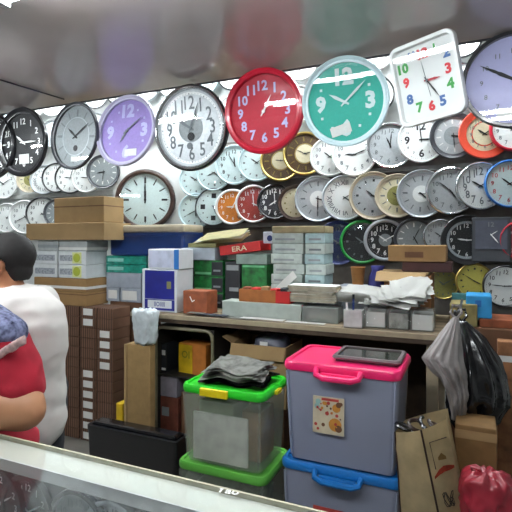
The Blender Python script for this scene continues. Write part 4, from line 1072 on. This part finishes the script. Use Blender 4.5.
# ================================================================ DISPLAY COUNTER in front
CX0, CX1, CY0, CY1 = -2.6, 1.3, .30, .85
ct = thing('display_counter', 'glass topped display counter across the bottom of the photo with clocks inside', 'display case', ((CX0+CX1)/2, CY0, 0))
w = CX1-CX0
RAILW = mat('pale_counter_rail', 'dedfd2', .3, coat=.5, var=.08, scale=3)
CASEIN = mat('case_lining', '8a8b8c', .6, var=.08)
GT = see('counter_glass', 'dfe6e4', .03, .03, .55, 1.5)
GCL = see('counter_front_glass', 'dfe6e4', .04, .03, 1.0, 1.5)
link('base', boxme(-w/2, w/2, 0, CY1-CY0, 0, .70, mat('counter_base_board', '8b8a86', .5)), ct)
link('case_floor', boxme(-w/2+.01, w/2-.01, .01, CY1-CY0-.02, .7002, .712, CASEIN), ct)
link('rear_panel', boxme(-w/2, w/2, CY1-CY0-.016, CY1-CY0, .7005, .965, CASEIN), ct)
link('inner_shelf', boxme(-w/2+.013, w/2-.013, .25, CY1-CY0-.018, .778, .784, GT), ct)
link('rear_rail', boxme(-w/2, w/2, CY1-CY0-.068, CY1-CY0+.004, .966, .99, RAILW, .002), ct)
link('glass_top', boxme(-w/2, w/2, -.01, CY1-CY0+.004, .9905, .9985, GT), ct)
link('front_glass', boxme(-w/2, w/2, 0, .006, .7005, .989, GCL), ct)
for s in (-1, 1): link('end_panel', boxme(s*(w/2-.006)-.006, s*(w/2-.006)+.006, .0065, CY1-CY0-.09, .7125, .989, CASEIN), ct)
link('front_rail', boxme(-w/2, w/2, -.008, .0, .97, .9900, ALU), ct)
bm = bmesh.new(); abox(bm, -w/2, w/2, CY1-CY0+.0045, CY1-CY0+.010, .955, .9995); link('edge_trim', fin(bm, mat('cream_edge', 'b9b49a', .4)), ct)
bm = bmesh.new(); abox(bm, -w/2, w/2, CY1-CY0-.0725, CY1-CY0-.0685, .964, .9903); link('rail_lip', fin(bm, WHITE), ct)
# small white marks on the glass
mk = link('white_lettering', textme('Yao', .022, INKW, .02), ct)
p = at(226, 492, .79); p = W(228, 491, .5015*F/(491-240))
mk.location = (p.x-ct.location.x, p.y-CY0, .9992); mk.rotation_euler = (-PI/2, 0, .15)
# clocks inside the case
sil = st
ins = [(3, 512, 22, 'blackrim', 'dark clock in the display case at the left edge', BLK, DIALK),
       (31, 512, 20, 'x', 'black table clock standing in the display case, second from the left edge', BLK, DIALK),
       (82, 522, 20, 'x', 'grey round clock in the display case right of the black one', DGREY, DIALG),
       (118, 530, 19, 'x', 'silver round clock in the display case right of the grey one', SILV, DIALS),
       (160, 545, 22, 'x', 'dark grey round clock in the display case, rightmost in view', DGREY, DIALG)]
for px, py, r, s, lab, rm, dl in ins:
    y = .802
    D = depth(px, y); R = .086
    p = at(px, py, y)
    zc = .7845+R*1.0
    t = clock('table_clock', lab, (p.x, y, zc+.002), R, dict(rim=rm, w=.12, kind='flat', dial=dl, num=('arab', INKW if dl is DIALK else INKG), hand=INKW if dl is DIALK else INKK), -.05, .0, 0, (10, 10, 5), 'clocks in the display case')
for k, px in enumerate((57, 102)):
    p = at(px, 512, .70)
    t = thing('small_box', 'small white gift box between clocks in the display case, %s one' % ('left', 'right')[k], 'box', (p.x, .755, .785), group='white boxes in the display case')
    link('body', boxme(-.025, .025, -.02, .02, 0, .11, PAPER, .002), t); link('lid', boxme(-.026, .026, -.021, .021, .11, .125, WBOX, .002), t)
# ================================================================ PEOPLE
def blob(name, prims, m, voxel=.012, parent=None, smooth=3, disp=0):
    bm = bmesh.new()
    for pr in prims:
        if pr[0] == 'e':
            _, c, r, rot = pr
            M = Matrix.Translation(c) @ rot.to_matrix().to_4x4() @ Matrix.Diagonal((*r, 1)) if rot else Matrix.Translation(c) @ Matrix.Diagonal((*r, 1))
            bmesh.ops.create_icosphere(bm, subdivisions=3, radius=1, matrix=M)
        else:
            _, a, b, r0, r1 = pr; a, b = Vector(a), Vector(b); d = b-a
            q = d.to_track_quat('Z', 'Y').to_matrix().to_4x4()
            bmesh.ops.create_cone(bm, cap_ends=True, segments=20, radius1=r0, radius2=r1, depth=d.length, matrix=Matrix.Translation((a+b)/2) @ q)
            for c, r in ((a, r0), (b, r1)): bmesh.ops.create_icosphere(bm, subdivisions=2, radius=r, matrix=Matrix.Translation(c))
    me = bpy.data.meshes.new('t'); bm.to_mesh(me); bm.free()
    o = bpy.data.objects.new('t', me); C.objects.link(o)
    md = o.modifiers.new('r', 'REMESH'); md.mode = 'VOXEL'; md.voxel_size = voxel
    sm = o.modifiers.new('s', 'SMOOTH'); sm.iterations = smooth; sm.factor = .6
    bpy.context.view_layer.update()
    ev = o.evaluated_get(bpy.context.evaluated_depsgraph_get())
    res = bpy.data.meshes.new_from_object(ev)
    bpy.data.objects.remove(o)
    if disp:
        for v in res.vertices:
            n = noise.noise(Vector((v.co.x*7, v.co.y*7, v.co.z*14))); f = math.sin(v.co.z*42+v.co.x*24+4*noise.noise(v.co*5))
            g = .5-2*abs(noise.noise(Vector((v.co.x*9+3, v.co.y*9, v.co.z*16+2*v.co.x))))
            v.co += v.normal*(disp*n+disp*.35*f+disp*.8*g)
    res.materials.clear(); res.materials.append(m)
    for p in res.polygons: p.use_smooth = True
    return link(name, res, parent)
SKIN = mat('skin', 'a8714f', .55, var=.08); SKIN2 = mat('skin_pale', 'b98562', .5, var=.05)
HAIR = mat('black_hair', '110e0c', .8, var=.3, scale=60); SHIRT = mat('white_cotton', 'cfcbc6', .85, var=.03, bump=.05)
REDS = mat('red_knit', 'a8142c', .85, var=.12, bump=.08); TROU = mat('dark_trousers', '25272d', .8); SHOE = mat('dark_shoe', '1a1a1a', .4)
def handp(w, d, s, side=1):
    """palm, four unequal curled fingers and a thumb; w wrist, d forward, s thumb side"""
    w, d, s = Vector(w), Vector(d).normalized(), Vector(s).normalized(); n = d.cross(s).normalized()
    P = [('c', w, w+d*.05, .024, .026), ('e', w+d*.06, (.036, .036, .022), None)]
    for i, (o, L) in enumerate(((.027, .072), (.009, .08), (-.009, .075), (-.026, .058))):
        a = w+d*.078+s*o; b = a+d*L*.45+n*.006; c = b+d*L*.3+n*.018; e = c+d*L*.15+n*.022
        P += [('c', a-d*.02, b, .0095, .0088), ('c', b, c, .0088, .008), ('c', c, e, .008, .0068)]
    a = w+d*.02+s*.02; b = a+s*.03+d*.028; c = b+d*.03+s*.008+n*.006
    P += [('c', a, b, .013, .011), ('c', b, c, .011, .0085)]
    return P
def headp(c, fw, up, sc=1.0):
    """skull, jaw, nose, ears; c centre, fw facing, up"""
    c, fw, up = Vector(c), Vector(fw).normalized(), Vector(up).normalized(); sd = fw.cross(up).normalized()
    R = Matrix((sd, fw, up)).transposed().to_quaternion()
    P = [('e', c+up*.025*sc-fw*.008, (.076*sc, .096*sc, .092*sc), R), ('e', c+fw*.03*sc-up*.045*sc, (.056*sc, .062*sc, .068*sc), R), ('e', c+fw*.058*sc-up*.088*sc, (.028, .028, .022), R)]
    P += [('c', c+fw*.09*sc+up*.012, c+fw*.113*sc-up*.028, .009, .014), ('c', c+fw*.094*sc-up*.058-sd*.016, c+fw*.094*sc-up*.058+sd*.016, .008, .008)]
    P += [('c', c+fw*.085*sc+up*.03-sd*.045, c+fw*.093*sc+up*.032+sd*0, .009, .007), ('c', c+fw*.093*sc+up*.032, c+fw*.085*sc+up*.03+sd*.045, .007, .009)]
    for s in (-1, 1):
        P.append(('e', c+sd*.079*sc*s-fw*.004-up*.012, (.011, .021, .033), R))
    return P, sd, R
def face(parent, c, fw, up, sc=1.0):
    c, fw, up = Vector(c), Vector(fw).normalized(), Vector(up).normalized(); sd = fw.cross(up).normalized()
    for s in (-1, 1):
        bm = bmesh.new(); bmesh.ops.create_uvsphere(bm, u_segments=14, v_segments=10, radius=.0125)
        link('eye', fin(bm, mat('eye_white', 'e8e6e0', .3, var=.02), 'all'), parent, c+fw*.079*sc+sd*.032*s+up*.006)
        bm = bmesh.new(); bmesh.ops.create_uvsphere(bm, u_segments=12, v_segments=8, radius=.0065)
        link('iris', fin(bm, HAIR, 'all'), parent, c+fw*.0865*sc+sd*.032*s+up*.006)
        bm = bmesh.new(); tube(bm, [c+fw*.086*sc+sd*.018*s+up*.026, c+fw*.089*sc+sd*.032*s+up*.031, c+fw*.080*sc+sd*.048*s+up*.027], .0035, 6); link('eyebrow', fin(bm, HAIR, True), parent)
    bm = bmesh.new(); tube(bm, [c+fw*.092*sc-sd*.022-up*.054, c+fw*.104*sc-up*.053, c+fw*.092*sc+sd*.022-up*.054], .0045, 6)
    link('lips', fin(bm, mat('lips', '8f4a42', .5), True), parent)
# --- man in white, turned to the left, seen from behind his right side
LFT = Vector((-CT, -ST, 0)); FWD = Vector((-ST, CT, 0)); UP = Vector((0, 0, 1)); RGT = -LFT
Dm = 1.98
def M(px, py, dd=0.0): return W(px, py, Dm)+FWD*dd
fw = (LFT*.93+FWD*.36).normalized(); sd = fw.cross(UP).normalized()   # sd: his right-hand side
root = thing('person', 'man with short black hair in a white shirt, facing away, standing behind the counter', 'person', (M(36, 450).x, M(36, 450).y, 0))
ro = root.location.copy()
def L(v): return Vector(v)-ro
hip = L(M(28, 440)); hip.z = .86
chest = L(M(24, 355)); chest.z = 1.10
shl = L(M(13, 322)); shl.z = 1.22
nk = L(M(5, 292)); hd = L(M(5, 263)); 
for v_ in (hip, chest, shl, nk, hd): pass
fb = fw; fw = (LFT*.985-FWD*.12).normalized()   # the head is turned further round than the body
hP, hs_, hR = headp(hd, fw-UP*.15, UP+fw*.12, 1.06)
fh, fw = fw, fb
s_ = sd*.155
shR, shL_ = shl+s_, shl-s_
elR = shR+Vector((0, 0, -.27))+fw*.02+sd*.03; elL = shL_+Vector((0, 0, -.26))+fw*.06
wrR = elR+fw*.22+Vector((0, 0, -.05)); wrL = elL+fw*.22+Vector((0, 0, -.04))
body = hP+[('c', nk-fw*.01-UP*.05, hd-UP*.03-fw*.02, .062, .056), ('e', shl, (.13, .13, .10), None), ('c', chest, hip, .115, .12),
 ('c', shR, elR, .048, .040), ('c', elR, wrR, .038, .027), ('c', shL_, elL, .048, .040), ('c', elL, wrL, .038, .027)]
for s in (-1, 1):
    h0 = hip+sd*.09*s; kn = h0+Vector((0, 0, -.40))+fw*.02; an = kn+Vector((0, 0, -.40))-fw*.02
    body += [('c', h0, kn, .085, .058), ('c', kn, an, .055, .038), ('c', an+Vector((0, 0, -.02)), an+fw*.13+Vector((0, 0, -.03)), .034, .026)]
body += handp(wrR, fw, -sd)+handp(wrL, fw, sd)
blob('body', body, SKIN, .009, root, 2)
# hair cap: skull ellipsoid a little larger, cut by moving its lower front in
hc = hd+UP*.040-fw*.016
fw = fh
hr = blob('hair', [('e', hd+UP*.030-fw*.012, (.090, .110, .098), hR), ('e', hd-fw*.055-UP*.03, (.072, .052, .060), hR)], HAIR, .007, root, 2, .003)
bm = bmesh.new(); bm.from_mesh(hr.data)      # hairline: the face, the ears and the neck stay free
gone = []
for v in bm.verts:
    q = v.co-hd; f_, z_ = q.dot(fw), q.z
    if (f_ > .035 and z_ < .062-.2*(f_-.035)) or (f_ > -.028 and z_ < .012) or (f_ <= -.028 and z_ < -.072) or (f_ > .0 and z_ < .03): gone.append(v)
bmesh.ops.delete(bm, geom=gone, context='VERTS'); bm.to_mesh(hr.data); bm.free()
sd_ = hr.modifiers.new('thickness', 'SOLIDIFY'); sd_.thickness = .006; sd_.offset = -1
face(root, hd, fw-UP*.15, UP+fw*.12, 1.06)
fw = fb
# shirt
sP = [('c', nk-UP*.05-fw*.02, nk-UP*.02, .075, .072), ('e', shl-fw*.02, (.142, .142, .105), None), ('c', shR-sd*.02, shL_+sd*.02, .080, .080),
      ('c', chest-fw*.03, hip+UP*.05, .142, .142), ('c', chest+UP*.06-fw*.035, chest-UP*.05-fw*.035, .145, .148), ('c', hip+UP*.1, hip-UP*.10, .142, .155),
      ('c', shR, shR+(elR-shR)*.80, .080, .084), ('c', shL_, shL_+(elL-shL_)*.80, .085, .088)]
blob('shirt', sP, SHIRT, .012, root, 4, .0055)
bm = bmesh.new(); tube(bm, [nk-UP*.015+Vector((math.cos(a)*.068, math.sin(a)*.068, -.01*math.cos(a))) for a in [i*2*PI/16 for i in range(17)]], .011, 8); link('collar', fin(bm, SHIRT, True), root)
tP = [('c', hip-UP*.06, hip-UP*.02, .125, .13)]
for s in (-1, 1):
    h0 = hip+sd*.09*s; kn = h0+Vector((0, 0, -.40))+fw*.02; an = kn+Vector((0, 0, -.36))-fw*.02
    tP += [('c', h0, kn, .10, .078), ('c', kn, an, .078, .062)]
blob('trousers', tP, TROU, .013, root, 3, .004)
for s in (-1, 1):
    an = hip+sd*.09*s+Vector((0, 0, -.80))
    blob('shoe', [('c', an+Vector((0, 0, -.012)), an+fw*.15+Vector((0, 0, -.016)), .042, .038), ('c', an+Vector((0, 0, .03)), an, .045, .044)], SHOE, .01, root, 2)
# --- person in red, facing the customers, elbow on the counter edge; head out of frame
root2 = thing('person', 'person in a red short sleeved top and navy floral scarf, arm bent at the counter', 'person', (W(-46, 300, 1.60).x, W(-46, 300, 1.60).y, 0))
r2 = root2.location.copy()
def L2(v): return Vector(v)-r2
f2 = (LFT*.55-FWD*.83).normalized(); f2.z = 0; f2.normalize(); s2 = f2.cross(UP).normalized()
ctr = Vector((0, 0, 0))
shA = L2(W(4, 349, 1.36)); elA = L2(W(25, 411, 1.30)); elA.z = L2(W(25, 410, 1.30)).z
wrA = L2(W(-45, 404, 1.24)); 
nk2 = Vector((0, 0, shA.z+.05)); 
shC = Vector((0, 0, shA.z)); shB = 2*shC-shA; shB.z = shA.z
hd2 = Vector((0, 0, shA.z+.235))+f2*.03
elB = shB+Vector((0, 0, -.25))+f2*.05-s2*0; wrB = elB+f2*.14+Vector((0, 0, .0))+(shA-shB).normalized()*.12
hip2 = Vector((0, 0, .82)); hp2, hs2, hR2 = headp(hd2, f2, UP, .98)
body = hp2+[('c', nk2-UP*.03, hd2-UP*.05, .052, .050), ('c', shB, shA, .07, .07), ('c', shC-UP*.05, hip2, .12, .13),
  ('c', shA, elA, .058, .056), ('c', elA, elA.lerp(wrA, .35), .056, .056), ('c', elA.lerp(wrA, .35), wrA, .055, .032), ('c', shB, elB, .050, .044), ('c', elB, wrB, .042, .028)]
lr = (shA-shB).normalized()
for s in (-1, 1):
    h0 = hip2+lr*.09*s; kn = h0+Vector((0, 0, -.38)); an = kn+Vector((0, 0, -.38))
    body += [('c', h0, kn, .088, .056), ('c', kn, an, .052, .036), ('c', an+Vector((0, 0, -.02)), an+f2*.11+Vector((0, 0, -.03)), .032, .026)]
body += handp(wrA, (wrA-elA), UP)+handp(wrB, (wrB-elB), UP)
blob('body', body, SKIN2, .009, root2, 2)
face(root2, hd2, f2, UP, .98)
blob('red_top', [('c', shB, shA, .088, .088), ('e', shC-UP*.1, (.17, .17, .16), None), ('c', shC-UP*.12, hip2+UP*.02, .155, .165), ('c', hip2+UP*.05, hip2-UP*.12, .165, .175),
   ('c', shA, shA.lerp(elA, .55), .083, .080), ('c', shA.lerp(elA, .4), shA.lerp(elA, .60), .082, .078), ('c', shB, shB.lerp(elB, .7), .082, .080),
   ('c', L2(W(14, 445, 1.42)), L2(W(-30, 445, 1.55)), .075, .12)], REDS, .011, root2, 3, .008)
SCARF = mat('navy_floral_cloth', '7f86a8', .85, scale=60, col2='0a1234')
blob('head_scarf', [('e', hd2+UP*.025-f2*.018, (.094, .108, .104), hR2), ('c', hd2-UP*.06-f2*.02, nk2, .085, .10), ('c', nk2+UP*.0-lr*.08, nk2+lr*.10-UP*.01, .078, .07),
   ('c', nk2+lr*.08, shA+UP*.04+lr*.012, .085, .070), ('c', shA+UP*.03-lr*.03, shA+UP*.0-lr*.06+f2*.06, .07, .07), ('e', nk2-UP*.06+f2*.08, (.12, .1, .09), None)], SCARF, .011, root2, 3, .008)
random.seed(3)
fr_ = [('c', L2(W(-4+3.4*i, 360-2.2*i+random.uniform(-1.5, 1.5), 1.275)), L2(W(-3+3.4*i, 353-2.0*i, 1.275)), .006+.004*random.random(), .007) for i in range(9)]
blob('scarf_fringe', fr_, mat('pale_pink_fringe', 'd3b3b0', .9, scale=70, var=.25), .006, root2, 2, .003)
sk = [('c', hip2-UP*.04, hip2-UP*.62, .16, .20)]
blob('long_skirt', sk, TROU, .014, root2, 3, .006)
for s in (-1, 1):
    an = hip2+lr*.09*s+Vector((0, 0, -.76))
    blob('shoe', [('c', an+Vector((0, 0, -.016)), an+f2*.12+Vector((0, 0, -.022)), .038, .034)], SHOE, .01, root2, 2)
# ================================================================ CAMERA, WORLD, RENDER LOOK
cam = bpy.data.cameras.new('camera'); co = bpy.data.objects.new('camera', cam); C.objects.link(co)
co.location = (0, 0, CZ); co.rotation_euler = (PI/2, 0, TH)
cam.sensor_width = 36; cam.lens = 36*F/512; cam.shift_y = -(256-HZ)/512*1.0; cam.clip_start = .05
S.camera = co
wd = bpy.data.worlds.new('world'); S.world = wd; wd.use_nodes = True
bg_ = wd.node_tree.nodes['Background']; bg_.inputs[0].default_value = lin('dfe8f0'); bg_.inputs[1].default_value = .3
S.view_settings.view_transform = 'Standard'; S.view_settings.look = 'None'; S.view_settings.gamma = 1
S.view_settings.exposure = -0.22
try: S.cycles.max_bounces = 8; S.cycles.transparent_max_bounces = 16
except Exception: pass
